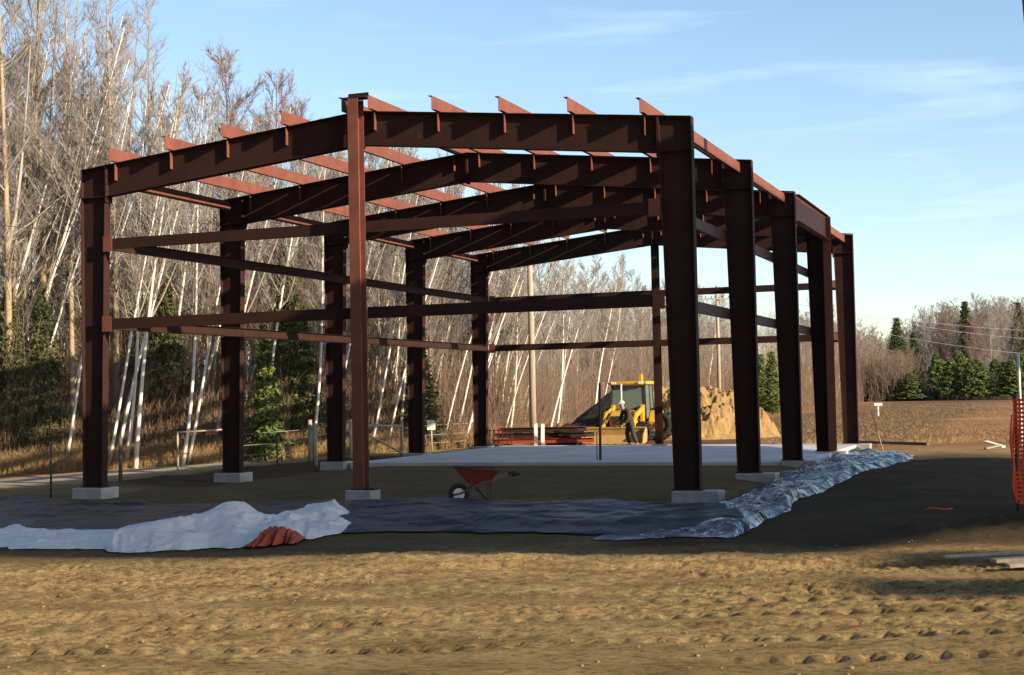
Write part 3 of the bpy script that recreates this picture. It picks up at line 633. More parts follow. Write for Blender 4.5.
# local: facing -x (left), z up. body leaning forward
J = [((0.03, 0, .84), (.125, .15)), ((-.03, 0, 1.03), (.12, .15)), ((-.13, 0, 1.22), (.13, .17)), ((-.21, 0, 1.33), (.09, .12)), ((-.27, 0, 1.40), .055), ((-.32, 0, 1.47), .075), ((-.335, 0, 1.55), .098), ((-.34, 0, 1.62), .07),
     ((.03, .11, .78), .105), ((-.06, .13, .46), .072), ((.05, .14, .12), .05), ((.06, .14, .05), .05), ((-.12, .15, .035), .038),
     ((.03, -.11, .78), .105), ((.06, -.13, .45), .072), ((.22, -.13, .13), .05), ((.23, -.13, .05), .05), ((.06, -.15, .035), .038),
     ((-.17, .20, 1.30), .068), ((-.24, .26, 1.03), .052), ((-.42, .20, .86), .040), ((-.47, .19, .82), .030),
     ((-.17, -.20, 1.30), .068), ((-.20, -.27, 1.02), .052), ((-.38, -.22, .82), .040), ((-.43, -.21, .78), .030)]
Ed = [(0, 1), (1, 2), (2, 3), (3, 4), (4, 5), (5, 6), (6, 7), (0, 8), (8, 9), (9, 10), (10, 11), (11, 12), (0, 13), (13, 14), (14, 15), (15, 16), (16, 17), (3, 18), (18, 19), (19, 20), (20, 21), (3, 22), (22, 23), (23, 24), (24, 25)]
for q in (0, 1, 2, 3, 8, 9, 10, 13, 14, 15, 18, 19, 22, 23):
    r_ = J[q][1]; J[q] = (J[q][0], tuple(v * .72 for v in r_) if hasattr(r_, '__len__') else r_ * .72)
body('body', J, Ed, M['skin'], P_)
J2 = [((0.04, 0, .80), (.15, .175)), ((-.03, 0, 1.03), (.135, .168)), ((-.13, 0, 1.22), (.145, .188)), ((-.21, 0, 1.335), (.10, .14)), ((-.25, 0, 1.375), .075), ((-.17, .20, 1.30), .082), ((-.24, .26, 1.03), .066), ((-.40, .205, .875), .052), ((-.17, -.20, 1.30), .082), ((-.20, -.27, 1.02), .066), ((-.36, -.225, .84), .052)]
body('jacket', J2, [(0, 1), (1, 2), (2, 3), (3, 4), (3, 5), (5, 6), (6, 7), (3, 8), (8, 9), (9, 10)], M['jacket'], P_)
J3 = [((.02, 0, .96), (.125, .155)), ((0.03, 0, .84), (.14, .165)), ((.03, .11, .76), .118), ((-.06, .13, .46), .088), ((.05, .14, .10), .066), ((.03, -.11, .76), .118), ((.06, -.13, .45), .088), ((.22, -.13, .11), .066)]
body('trousers', J3, [(0, 1), (1, 2), (2, 3), (3, 4), (1, 5), (5, 6), (6, 7)], M['trousers'], P_)
for a, b in (((.07, .14, .05), (-.13, .15, .04)), ((.24, -.13, .05), (.05, -.15, .04))):
    body('boot', [(a, (.055, .055)), (b, (.042, .045))], [(0, 1)], M['rubber'], P_)
for s in (-1, 1):   # fingers and thumb of each hand
    hx, hy, hz = (-.47, .19, .82) if s > 0 else (-.43, -.21, .78)
    hd = body('hand', [((hx, hy, hz), (.028, .040)), ((hx - .05, hy, hz - .045), (.022, .040))], [(0, 1)], M['skin'], P_)
    for q in range(4):
        oy = hy - .033 + q * .022; ln = (.062, .075, .07, .055)[q]
        body('finger', [((hx - .045, oy, hz - .04), .010), ((hx - .07 - ln * .25, oy, hz - .06 - ln * .4), .009), ((hx - .05 - ln * .3, oy, hz - .07 - ln * .8), .008)], [(0, 1), (1, 2)], M['skin'], hd, 1)
    body('thumb', [((hx - .01, hy - s * .03, hz - .02), .012), ((hx - .05, hy - s * .055, hz - .045), .011), ((hx - .08, hy - s * .055, hz - .07), .009)], [(0, 1), (1, 2)], M['skin'], hd, 1)
cp_ = MB(); 
for i in range(7):
    a = i / 6 * math.pi / 2; 
ring = []
cp_.tube([(-.33, 0, 1.59), (-.332, 0, 1.64), (-.334, 0, 1.685), (-.335, 0, 1.705)], [.112, .108, .075, .02], 16); cp_.bar((-.40, 0, 1.60), (-.50, 0, 1.575), .14, .015)
cp_.build('cap', M['white'], P_, True)

# ------------------------------------------------------------------ heaps
def heap(name, cx, cyy, rx, ry, h, material, seed, label, cat, amp=.12, n=110, flat=0.0, ridge_dir=0.0):
    u = np.linspace(-1.25, 1.25, n); UX, UY = np.meshgrid(u, u)
    r = np.sqrt(UX ** 2 + UY ** 2) * (1 + 0.18 * noise(np.arctan2(UY, UX) * 1.5 + 5, UX * 0, seed))
    z = h * np.clip(1 - np.clip((r - flat) / (1 - flat), 0, 2), 0, 1) ** 0.9
    xx = cx + UX * rx; yy_ = cyy + UY * ry
    z = z + (amp * fbm(xx * 1.6, yy_ * 1.6, 5, seed + 3, .62) * 1.6 + amp * .5 * ridged(xx * 2.3, yy_ * 2.3, seed + 9, 3)) * np.clip(z / h * 3, 0, 1)
    z = z + ground_h(xx, yy_) - 0.06 * np.clip((r - .85) * 6, 0, 1)
    ii = np.arange(n * n).reshape(n, n); F = np.stack([ii[:-1, :-1], ii[:-1, 1:], ii[1:, 1:], ii[1:, :-1]], -1).reshape(-1, 4)
    z = z + amp * .30 * fbm(xx * 7, yy_ * 7, 4, seed + 20, .7) * np.clip(z / h * 3, 0, 1)
    o = link(name, np_mesh(name, np.stack([xx, yy_, z], -1).reshape(-1, 3), F, False), material)
    return tag(o, label, cat)
heap('clay_heap', 7.3, 62.5, 4.3, 3.4, 1.72, M['sand'], 120, 'rough heap of yellow-brown clay behind the loader', 'dirt heap', amp=.36, flat=.55, n=240)
heap('soil_heap', 4.9, 66.5, 2.9, 2.9, 2.0, M['topsoil'], 140, 'smooth dark pile of topsoil left of the loader cab', 'dirt heap', amp=.06, flat=.15)  # shaded left face of the clay heap, made as a separate dark heap

# steel stack with timber bearers
SK = empty('steel_stack', (0.9, 55.6, gz(.9, 55.6)), R(-6), 'low stack of red and dark steel members lying on bearers beside the utility pole', 'building material')
for q, (mt) in enumerate(['red_beam', 'metal_dark', 'red_beam', 'steel', 'metal_dark', 'red_beam', 'steel', 'metal_dark', 'red_beam']):
    m_ = MB(); row, c = divmod(q, 3); y = c * .34 - .3 + .05 * row; z = .12 + row * .21; x0 = -1.7 + .35 * ((q * 7) % 5) / 2; x1 = 2.2 - .3 * ((q * 3) % 4)
    m_.box(x0, x1, y - .08, y + .08, z + .001, z + .013); m_.box(x0, x1, y - .08, y + .08, z + .168, z + .18); m_.box(x0, x1, y - .006, y + .006, z + .0135, z + .1675)
    m_.build('beam', M[mt], SK)
for x in (-1.2, .3, 1.6):
    m_ = MB(); m_.box(x - .05, x + .05, -.6, .7, 0, .115); m_.build('bearer', M['wood_dark'], SK)
rc = MB()
for i in range(9):
    for j in range(3): rc.tube([(-2.3 + i * .17, -.65 + .02 * j, .02), (-2.3 + i * .17 + .02 * j, -.62, .70)], .012, 4)
for j in range(4): rc.tube([(-2.35, -.64, .1 + j * .18), (-.85, -.64, .1 + j * .18)], .012, 4)
o = rc.build('rebar_cage', M['steel'], SK)
heap('earth_mound', 2.6, 57.2, 1.6, 1.0, 0.75, M['topsoil'], 150, 'low dark mound of earth between the steel stack and the loader bucket', 'dirt heap', amp=.12, flat=.3)

def post(name, x, y, h, w, mt, label, cat, lean=(0, 0), round_=True, z0=None, group=None):
    m_ = MB()
    if round_: m_.tube([(0, 0, -.1), (lean[0] * h * .5, lean[1] * h * .5, h * .5), (lean[0] * h, lean[1] * h, h)], [w / 2, w / 2 * .97, w / 2 * .92], 10)
    else: m_.bar((0, 0, -.05), (lean[0] * h, lean[1] * h, h), w, w, up=(0, 1, 0))
    o = m_.build(name, M[mt], None, round_); o.location = (x, y, gz(x, y) if z0 is None else z0)
    return tag(o, label, cat, group)
post('marker_post', 0.80, 52.4, 0.95, .13, 'white', 'left one of two short white posts in front of the steel stack', 'post', round_=False, group='two short white posts')
post('marker_post', 1.04, 52.5, 0.92, .13, 'white', 'right one of two short white posts in front of the steel stack', 'post', (0.02, 0), False, group='two short white posts')
post('metal_stake', 2.30, 38.6, 2.15, .07, 'metal_dark', 'tall thin grey steel stake standing upright at the edge of the concrete floor', 'stake', (0.012, 0))
post('metal_stake', 2.20, 38.4, 0.85, .025, 'metal_dark', 'short thin rod standing just left of the tall grey stake', 'stake', (0.012, 0))
def upole(x, y, h, r, arm, label, seed=0):
    root = empty('utility_pole', (x, y, gz(x, y)), 0, label, 'utility pole')
    m_ = MB(); m_.tube([(0, 0, -.2), (.02, 0, h * .5), (.0, 0, h)], [r, r * .85, r * .7], 12); m_.build('pole', M['wood'], root, True)
    if arm:
        for z in arm:
            a = MB(); a.bar((-.95, -.02 - r, h - z), (.95, -.02 - r, h - z), .09, .11); ao = a.build('crossarm', M['wood'], root)
            for sx in (-.85, -.4, .4, .85):
                i_ = MB(); i_.tube([(sx, -.02 - r, h - z + .055), (sx, -.02 - r, h - z + .18)], [.03, .045], 8); i_.build('insulator', M['metal_dark'], ao)
    return root
upole(0.78, 58.8, 7.9, .15, None, 'tall bare pale wooden utility pole beside the steel stack')
upole(14.9, 104, 9.6, .15, (.35, .95), 'distant wooden utility pole with two crossarms seen behind the right columns')
post('leaning_pole', 9.32, 24.0, 9.6, .30, 'wood_dark', 'dark pole leaning slightly left whose top shows in the upper right corner', 'pole', (-.055, 0))
# overhead wires
wr = MB()
for (a, b, sg) in (((14.2, 104, 9.4), (95, 230, 10.5), 1.2), ((15.6, 104, 9.4), (97, 232, 9.0), 1.4), ((14.9, 104, 8.8), (96, 231, 6.5), 1.5)):
    a = Vector(a); b = Vector(b); pts = [a.lerp(b, i / 24) - Vector((0, 0, sg * 4 * (i / 24) * (1 - i / 24))) for i in range(25)]
    wr.tube(pts, [.010 + .016 * i / 24 for i in range(25)], 4, False)
tag(wr.build('power_line', M['wire'], None), 'thin overhead wires running from the distant pole across to the right woods', 'power line')
wl = MB(); a = Vector((-17, 40, 7.4)); b = Vector((-8.6, 43.5, 6.9)); wl.tube([a.lerp(b, i / 10) - Vector((0, 0, .15 * 4 * (i / 10) * (1 - i / 10))) for i in range(11)], .012, 4, False)
wl.tube([b.lerp(Vector((.78, 58.8, 7.8)), i / 16) - Vector((0, 0, .3 * 4 * (i / 16) * (1 - i / 16))) for i in range(17)], .012, 4, False)
tag(wl.build('power_line', M['metal_dark'], None), 'thin dark wire crossing in front of the trees at the far left', 'power line')

# green bin behind the clay heap
GB = empty('green_bin', (10.2, 69.5, gz(10.2, 69.5)), R(4), 'green metal bin with diagonal side braces behind the clay heap', 'bin')
m_ = MB(); m_.box(-1.5, 1.05, -.8, .8, .35, 1.95); m_.build('shell', M['green'], GB, bevel=.02)
m_ = MB()
for a, b in (((-1.5, .38), (1.05, .38)), ((-1.5, 1.93), (1.05, 1.93)), ((-1.47, .38), (-1.47, 1.93)), ((1.02, .38), (1.02, 1.93)), ((-.1, .4), (-.1, 1.93)), ((-.1, .5), (1.0, 1.9))):
    m_.bar((a[0], -.85, a[1]), (b[0], -.85, b[1]), .08, .08, up=(0, 1, 0))
m_.build('side_frame', M['metal_dark'], GB)
m_ = MB(); [m_.box(x, x + .15, -.7, .7, 0, .349) for x in (-1.4, .8)]; m_.build('skids', M['metal_dark'], GB)

# white board on short post in the field
SG = empty('field_sign', (25.6, 101, gz(25.6, 101)), R(-10), 'small white sign board on a post out in the brown field', 'sign')
m_ = MB(); m_.box(-.05, .05, -.05, .05, 0, .85); m_.build('post', M['white'], SG); m_ = MB(); m_.box(-.28, .28, -.08, -.052, .72, .92); m_.build('board', M['white'], SG)

# wire fence and braces along the left track
FG = 'thin metal posts of the left wire fence'
post('fence_post', -9.75, 30.3, 1.15, .045, 'metal_dark', 'thin dark steel fence post in the shade left of the first left column', 'fence post', (0.01, 0), group=FG)
post('fence_post', -9.9, 36.2, 1.10, .10, 'wood_dark', 'weathered dark wooden fence post just right of the first left column', 'fence post', (0.01, 0), group=FG)
post('fence_post', -6.9, 41.9, .95, .045, 'metal_dark', 'thin steel fence post between the second and third left columns', 'fence post', (0.0, 0), group=FG)
def hframe(x0, y0, x1, y1, h, label, rail_h=None, brace=True, d=.11):
    root = empty('fence_brace', (x0, y0, 0), 0, label, 'fence')
    z0, z1 = gz(x0, y0), gz(x1, y1); X1, Y1 = x1 - x0, y1 - y0
    for (x, y, z) in ((0, 0, z0), (X1, Y1, z1)):
        m_ = MB(); m_.tube([(x, y, z - .1), (x, y, z + h)], [d / 2, d / 2 * .9], 8); m_.build('post', M['wood'], root, True)
    m_ = MB(); m_.tube([(0, 0, z0 + (rail_h or h * .85)), (X1, Y1, z1 + (rail_h or h * .85))], d * .36, 8); m_.build('rail', M['wood'], root, True)
    if brace: m_ = MB(); m_.tube([(0, 0, z0 + h * .85), (X1, Y1, z1 + .12)], d * .36, 8); m_.build('brace', M['wood'], root, True)
hframe(-9.95, 42.6, -8.5, 43.8, 1.15, 'grey fence frame of two posts and a rail left of the second left column', 1.12, False, .07)
hframe(-6.3, 44.5, -5.75, 41.6, 1.25, 'pale wooden braced fence corner between the second and third left columns', None, True, .15)
hframe(-5.1, 45.0, -3.7, 47.6, 1.20, 'wooden fence brace with diagonal strut between the third and fourth left columns')
WSN = empty('warning_sign', (-3.0, 52.4, gz(-3.0, 52.4)), 0, 'small blank-looking white sign on a fence post right of the fourth left column', 'sign')
m_ = MB(); m_.tube([(0, 0, 0), (0, 0, 1.15)], .035, 8); m_.build('post', M['wood'], WSN, True); m_ = MB(); m_.box(-.15, .15, -.06, -.04, .78, 1.12); m_.build('board', M['white'], WSN)
fw = MB()
pl = [(-16, 27), (-9.75, 30.3), (-9.9, 36.2), (-9.95, 42.6)]
pl2 = [(-5.1, 45), (-3.7, 47.6), (-3.0, 52.4), (-1.0, 56.0)]
for P0 in (pl2, [(-8.5, 43.8), (-6.3, 44.5)]):
    for z in (.3, .6, .95):
        fw.tube([(x, y, gz(x, y) + z) for x, y in P0], .008, 3, False)
tag(fw.build('wire_fence', M['wire'], None), 'sagging thin fence wires strung along the track by the woods', 'fence')

# ------------------------------------------------------------------ orange barrier netting at the right edge
ON = empty('barrier_fence', (7.25, 20.9, gz(7.25, 20.9)), R(-14), 'orange plastic mesh barrier fence at the right edge of the site', 'fence')
nm = MB(); LN, HN = 2.6, 1.60; z_lo = .22
xs = [i * .075 for i in range(int(LN / .075))]; zs = [z_lo + i * .062 for i in range(int((HN) / .062))]
def nw(x, z): return .035 * math.sin(x * 7 + z * 2) + .02 * math.sin(z * 9 + x * 3)
for x in xs:
    for i in range(len(zs) - 1):
        za, zb = zs[i], zs[i + 1]; nm.bar((x + .02 * math.sin(za * 5), nw(x, za), za), (x + .02 * math.sin(zb * 5), nw(x, zb), zb), .032, .004, up=(0, 1, 0))
for z in zs:
    for i in range(len(xs) - 1): nm.bar((xs[i] + .02 * math.sin(z * 5), nw(xs[i], z) - .003, z), (xs[i + 1] + .02 * math.sin(z * 5), nw(xs[i + 1], z) - .003, z), .036, .004, up=(0, 1, 0))
nm.build('netting', M['orange'], ON)
for x in (0.03, 2.4):
    m_ = MB(); m_.tube([(x, .05, -.1), (x + .01, .05, 1.78)], .022, 8); m_.build('post', M['metal_dark'], ON, True)
m_ = MB(); m_.tube([(-.02, -.03, 1.5), (-.05, -.02, 1.1), (-.02, -.05, .8), (-.04, -.02, .45), (0, -.03, .25)], [.012, .02, .016, .022, .014], 7); m_.build('bunched_end', M['orange'], ON, True)
post('marker_post', 13.6, 38.6, 2.75, .075, 'white', 'tall thin pale post rising above the orange barrier fence at the right edge', 'post', (-.006, 0))
# boards lying at right foreground
def plank(x, y, ln, wd, th, rz, tilt, mt, label, z=0.0, group=None):
    m_ = MB(); m_.box(-ln / 2, ln / 2, -wd / 2, wd / 2, 0, th); o = m_.build('plank', M[mt], None, bevel=.004)
    o.location = (x, y, gz(x, y) + .02 + z); o.rotation_euler = (0, tilt, rz); return tag(o, label, 'plank', group)
plank(5.95, 15.9, 1.5, .16, .04, R(8), R(-2), 'wood', 'long grey weathered plank lying across the lit dirt at the right edge', .05, 'loose planks on the ground')
plank(6.0, 15.4, 1.5, .2, .035, R(-6), R(-4), 'wood', 'wide pale board lying nearest the camera at the right edge', .06, 'loose planks on the ground')
plank(5.35, 16.3, 1.2, .07, .03, R(14), 0, 'wood', 'narrow stick of timber lying behind the grey weathered plank', .05, 'loose planks on the ground')
plank(14.0, 42.0, .6, .2, .05, R(-50), R(14), 'white', 'pale broken board sticking up from the lit dirt beyond the barrier fence', .12, 'loose planks on the ground')
plank(13.8, 41.6, .45, .15, .05, R(10), R(-10), 'wood', 'short grey board beside the pale broken one beyond the barrier fence', .05, 'loose planks on the ground')
plank(11.9, 45.4, 3.2, .14, .09, R(-62), 0, 'wood_dark', 'dark form board along the far corner of the concrete floor', .15, 'loose planks on the ground')
post('grade_stick', 10.35, 40.2, 1.25, .03, 'wood', 'thin pale stick leaning left at the far end of the silver sheet', 'stick', (-.28, 0))
m_ = MB(); m_.tube([(0, 0, 0.01), (.12, .05, .035), (.3, .02, .01), (.45, .1, .01)], .012, 6); o = m_.build('ribbon', M['orange'], None, True); o.location = (6.15, 21.7, gz(6.15, 21.7) + .02); tag(o, 'short scrap of orange plastic on the shaded ground left of the barrier fence', 'scrap')
# stones and clods in the foreground
st_ = MB()
rng = np.random.default_rng(5)
def clod(m_, x, y, s, z):
    n = len(m_.v); pts = []
    for a in range(6):
        for b in (-.5, .35, 1):
            an = a * math.pi / 3 + b; rr = s * (1 - .35 * abs(b)) * (0.7 + .5 * rng.random()); pts.append((x + rr * math.cos(an), y + rr * math.sin(an), z + b * s * .5))
    f = []
    for a in range(6):
        a2 = (a + 1) % 6
        for k in range(2): f.append((a * 3 + k, a2 * 3 + k, a2 * 3 + k + 1, a * 3 + k + 1))
    f.append(tuple(a * 3 + 2 for a in range(6))); m_.add(pts, f)
for i in range(1500):
    y = 9.5 + 9.5 * rng.random() ** .8; x = (rng.random() - .5) * .78 * y
    if noise(x * .5, y * .6, 77) + noise(x * 2.1, y * 2.4, 78) * .6 < 0.08: continue
    clod(st_, x, y, .007 + .020 * rng.random() ** 4, gz(x, y))
m_c = mat('dirt_clods', (0.20, 0.135, 0.065), (0.30, 0.21, 0.10), 3, 0.95)
tag(st_.build('dirt_clods', m_c, None), kind='stuff')

# ------------------------------------------------------------------ trees
def bare_tree(seed, H, lean=(0, 0), r0=.11, clear=.4, nb=34, spread=1.0, twigs=5, up=.75, wob=.25, sub=5, fork=0):
    rg = random.Random(seed); trunk = []; n = 12
    ox, oy = rg.uniform(-1, 1) * wob, rg.uniform(-1, 1) * wob; ph = rg.uniform(0, 6)
    def tp(t):
        return Vector((lean[0] * H * (t ** .9) + ox * math.sin(t * 3 + ph) * .5 - ox * math.sin(ph) * .5, lean[1] * H * t + oy * math.sin(t * 4 + ph) * .5 - oy * math.sin(ph) * .5, H * t))
    pts = [tp(i / n) for i in range(n + 1)]; rad = [max(.008, r0 * (1 - i / n) ** .8 * (1.25 if i == 0 else 1)) for i in range(n + 1)]
    S1, S2 = [], []
    if fork:
        fa = rg.uniform(0, 6.28); pf_ = tp(.38); prevp = pf_
        for i in range(7):
            q_ = tp(.38 + .5 * (i + 1) / 7) + Vector((math.cos(fa), math.sin(fa) * .5, 0)) * H * .085 * ((i + 1) / 7) ** .7
            S1.append([*prevp, *q_, r0 * .5 * (1 - i / 8), r0 * .5 * (1 - (i + 1) / 8)]); prevp = q_
    def seg(L_, a, b, ra, rb): L_.append([*a, *b, ra, rb])
    for b in range(nb):
        t = clear + (1 - clear) * (b + rg.random()) / nb; t = min(t, .97); p = tp(t)
        az = rg.uniform(0, 6.283); ln = H * .21 * spread * (1 - t) ** .55 * rg.uniform(.6, 1.25) + .35
        d = Vector((math.cos(az), math.sin(az), up * rg.uniform(.7, 1.5))).normalized(); q = p.copy(); m = 4; rr = min(r0 * .23, r0 * (1 - t) * .34 + .004)
        for i in range(m):
            q2 = q + d * ln / m; ra = rr * (1 - i / m) + .0055; rb = rr * (1 - (i + 1) / m) + .0055
            seg(S1, q, q2, ra, rb)
            for s in range(sub if i else max(1, sub // 2)):
                f = rg.random(); w0 = q.lerp(q2, f)
                e = (d + Vector((rg.uniform(-1, 1), rg.uniform(-1, 1), rg.uniform(-.15, .9))) * .95).normalized(); l2 = ln * .50 * rg.uniform(.4, 1.25) * (1 - .14 * i)
                w1 = w0 + e * l2 * .5; e2 = (e + Vector((rg.uniform(-.4, .4), rg.uniform(-.4, .4), .35))).normalized(); w2 = w1 + e2 * l2 * .5
                seg(S2, w0, w1, .0085, .006); seg(S2, w1, w2, .006, .0035)
                for k in range(twigs):
                    f = rg.random(); v0 = w0.lerp(w2, f) if f < .5 else w1.lerp(w2, f)
                    g = (e + Vector((rg.uniform(-1, 1), rg.uniform(-1, 1), rg.uniform(-.5, .8))) * .9).normalized()
                    seg(S2, v0, v0 + g * l2 * rg.uniform(.25, .6), .0050, .0028)
            q = q2; d = (d + Vector((rg.uniform(-.3, .3), rg.uniform(-.3, .3), rg.uniform(0, .35)))).normalized()
    return pts, rad, S1, S2
def tree_proto(seed, bark, limb, twig, **kw):
    pts, rad, S1, S2 = bare_tree(seed, **kw)
    m_ = MB(); m_.tube(pts, rad, 7); me = bpy.data.meshes.new('trunk'); me.from_pydata(m_.v, [], m_.f); me.polygons.foreach_set('use_smooth', np.ones(len(me.polygons), bool)); me.materials.append(M[bark])
    V1, Q1 = segs_mesh(S1, 4); V2, Q2 = segs_mesh(S2, 3)
    mc = np_mesh('crown', np.concatenate([V1, V2]), np.concatenate([Q1, Q2 + len(V1)])); mc.materials.append(M[limb]); mc.materials.append(M[twig])
    mi = np.zeros(len(Q1) + len(Q2), np.int32); mi[len(Q1):] = 1; mc.polygons.foreach_set('material_index', mi)
    return me, mc
def place(name, proto, x, y, s=1.0, rz=0, label='', cat='tree', group=None, sz=None, z=None):
    root = empty(name, (x, y, gz(x, y) if z is None else z), rz, label, cat, group); root.scale = (s, s, sz or s)
    link('trunk', proto[0], None, root); link('crown', proto[1], None, root); return root
H0 = 10.0
birch = [tree_proto(100 + i, 'birch', 'twig_pale', 'twig', H=H0, lean=((.15, .20, .10, .25, .03, .18, .06, .14)[i], .02), r0=(.058, .05, .066, .047, .052, .062, .048, .055)[i], clear=.36 + .03 * (i % 4), nb=20, spread=.85, twigs=4, wob=1.1, sub=4, up=1.3, fork=i % 2) for i in range(8)]
aspen = [tree_proto(200 + i, 'aspen', 'twig_pale', 'twig', H=16, lean=((.02, .05, .0, -.02, .03)[i], .01), r0=(.125, .105, .135, .10, .115)[i], clear=(.28, .35, .3, .4, .33)[i], nb=28, spread=1.15, twigs=4, wob=.5, sub=4, up=1.0, fork=1) for i in range(5)]
redt = [tree_proto(300 + i, 'dark_bark', 'twig_red', 'twig_red', H=12, lean=(.02, 0), r0=.10, clear=.25, nb=34, spread=1.2, twigs=6, sub=5, up=.95, fork=1) for i in range(2)]
greyt = [tree_proto(320 + i, 'aspen', 'twig_pale', 'twig', H=12, lean=(.04 * i - .02, 0), r0=.09, clear=.25, nb=32, spread=1.0, twigs=6, sub=6, up=.9) for i in range(4)]

def conifer(seed, H, rb, mt, bark='dark_bark', z0=.06, n=30, per=9, leaf=.13, density=1.0, shape=.9, droop=.35, rounded=False):
    rg = np.random.default_rng(seed); m_ = MB(); m_.tube([(0, 0, 0), (.03, 0, H * .5), (0, 0, H)], [H * .014, H * .009, .01], 7)
    me = bpy.data.meshes.new('trunk'); me.from_pydata(m_.v, [], m_.f); me.materials.append(M[bark])
    C = []; D = []
    for i in range(n):
        t = z0 + (1 - z0) * (i / n) ** .95
        rad = rb * ((1 - t) ** shape) if not rounded else rb * math.sqrt(max(0.02, 1 - ((t - .5) / .52) ** 2))
        for b in range(per):
            az = rg.uniform(0, 6.283); ln = rad * rg.uniform(.6, 1.15) + .12 * (1 - t); k = int((8 + 16 * ln) * density)
            f = rg.random(k) ** .65; x = f * ln
            z = t * H - droop * x * x / max(ln, .3) + .12 * x + rg.normal(0, .04, k)
            side = rg.normal(0, .10 + .12 * (1 - f) * ln * .5, k)
            C.append(np.stack([np.cos(az) * x - np.sin(az) * side, np.sin(az) * x + np.cos(az) * side, z], 1)); D.append(np.full(k, az))
    C = np.concatenate(C); N = len(C); a = rg.normal(size=(N, 3)); a /= np.linalg.norm(a, axis=1, keepdims=True); b = np.cross(a, rg.normal(size=(N, 3))); b /= np.linalg.norm(b, axis=1, keepdims=True)
    s = leaf * rg.uniform(.6, 1.4, (N, 1)); V = np.stack([C - a * s, C + b * s * .35, C + a * s, C - b * s * .35], 1).reshape(-1, 3); Q = np.arange(4 * N).reshape(-1, 4)
    mc = np_mesh('crown', V, Q); mc.materials.append(M[mt]); return me, mc
spr = [conifer(400 + i, 8.0, (1.45, 1.2, 1.6)[i], 'spruce', n=46, per=11, leaf=.085, density=1.5) for i in range(3)]
sprb = conifer(410, 5.5, 1.2, 'pine', n=34, per=10, leaf=.13)
spry = conifer(411, 6.0, 1.1, 'pine_y', n=30, per=7, leaf=.13)
pin = [conifer(420 + i, 6.5, (2.3, 2.0, 2.6)[i], 'pine', n=34, per=13, leaf=.20, shape=.55, z0=.10, droop=.1, density=1.1) for i in range(3)]
piny = conifer(425, 6.5, 2.2, 'pine_y', n=32, per=12, leaf=.20, shape=.55, z0=.12, droop=.1, density=1.1)

def px2x(px, d): return (px - 512) / 1437.4 * d
# tree line: depth of the wood's edge against picture column
LX_ = [-60, 60, 200, 430, 500, 600, 700, 800, 870]; LD = [42, 44, 47, 55, 59, 84, 105, 150, 190]
def edge_d(px): return float(np.interp(px, LX_, LD))

def top_h(px, d, ytop):   # height that reaches a picture row
    return (395.2 - (px - 512) * .0199 - ytop) * d / 1437.4 + CAM_H

# tall aspens at the far left, each told apart
asp_list = [(4, 43.5, 17.5, 0, 'stout tan-barked bare tree at the very left edge of the photo'), (22, 45, 18.5, 1, 'tall bare olive-barked tree second from the left edge'),
            (48, 46, 19, 2, 'tall bare tree with thick tan trunk rising out of frame near the left edge'), (72, 44.5, 16.5, 3, 'slim bare tan tree just left of the first left column'),
            (112, 47, 17, 0, 'tall bare tree with pale forked crown right behind the first left column'), (140, 49.5, 16.0, 4, 'tall bare tree with high thin grey crown right of the first left column'),
            (-25, 43, 17, 2, 'tall bare tree just outside the left edge'), (205, 50, 14.0, 1, 'tall bare grey tree behind the second left column')]
for (px, d, h, k, lb) in asp_list: place('bare_aspen', aspen[k], px2x(px, d), d, h / 16, random.uniform(-.3, .3), lb, 'tree', 'tall bare trees at the left')
for (px, d, yt, k, lb) in ((272, 54, 78, 0, 'bushy bare tree with reddish twigs above the front left rafter'), (305, 56, 105, 1, 'broad reddish bare tree just left of the front ridge'), (232, 52, 55, 1, 'tall reddish bare tree above the second left column')):
    place('bare_tree', redt[k], px2x(px, d), d, top_h(px, d, yt) / 12, k * 2.1, lb, 'tree', 'reddish bare trees')
# white birches, placed with the lean they have
bl = [(17, 44, 3, 'white birch leaning right out of the dark spruce at the left edge'), (63, 43.8, 1, 'bright white birch leaning right, left of the first left column'),
      (52, 44.6, 3, 'thin white birch leaning hard to the right, close to the left edge'), (106, 44.0, 1, 'thick white birch leaning right, just right of the first left column'),
      (113, 44.6, 5, 'white birch close behind the thick one right of the first left column'), (123, 44.2, 0, 'slender white birch beside the dark wooden fence post'),
      (134, 44.0, 2, 'straight slender white birch right of the dark wooden fence post'), (181, 45, 0, 'left trunk of the bright white birch pair left of the second column'),
      (186, 45.4, 1, 'right trunk of the bright white birch pair left of the second column'), (222, 46.5, 4, 'upright thin white birch right behind the second left column'),
      (262, 48, 2, 'white birch between the second and third left columns, thin and straight'), (309, 49.5, 0, 'white birch behind the pale fence corner post'),
      (326, 51, 5, 'white birch close behind the third left column'), (368, 52, 1, 'white birch leaning right just behind the slim front post'), (384, 53, 3, 'strongly leaning white birch between the front post and fourth column'),
      (395, 54, 0, 'white birch at the left flank of the fourth left column'), (440, 56, 3, 'first leaning birch right of the fourth left column'), (452, 57, 1, 'second leaning birch right of the fourth left column'), (462, 56.5, 3, 'third leaning birch, just left of the fifth left column'),
      (506, 61, 0, 'white birch just right of the fifth left column'), (546, 66, 5, 'white birch leaning right beyond the bare utility pole'), (553, 67, 0, 'white birch close beside another beyond the bare utility pole'), (592, 76, 2, 'white birch above the dark soil heap')]
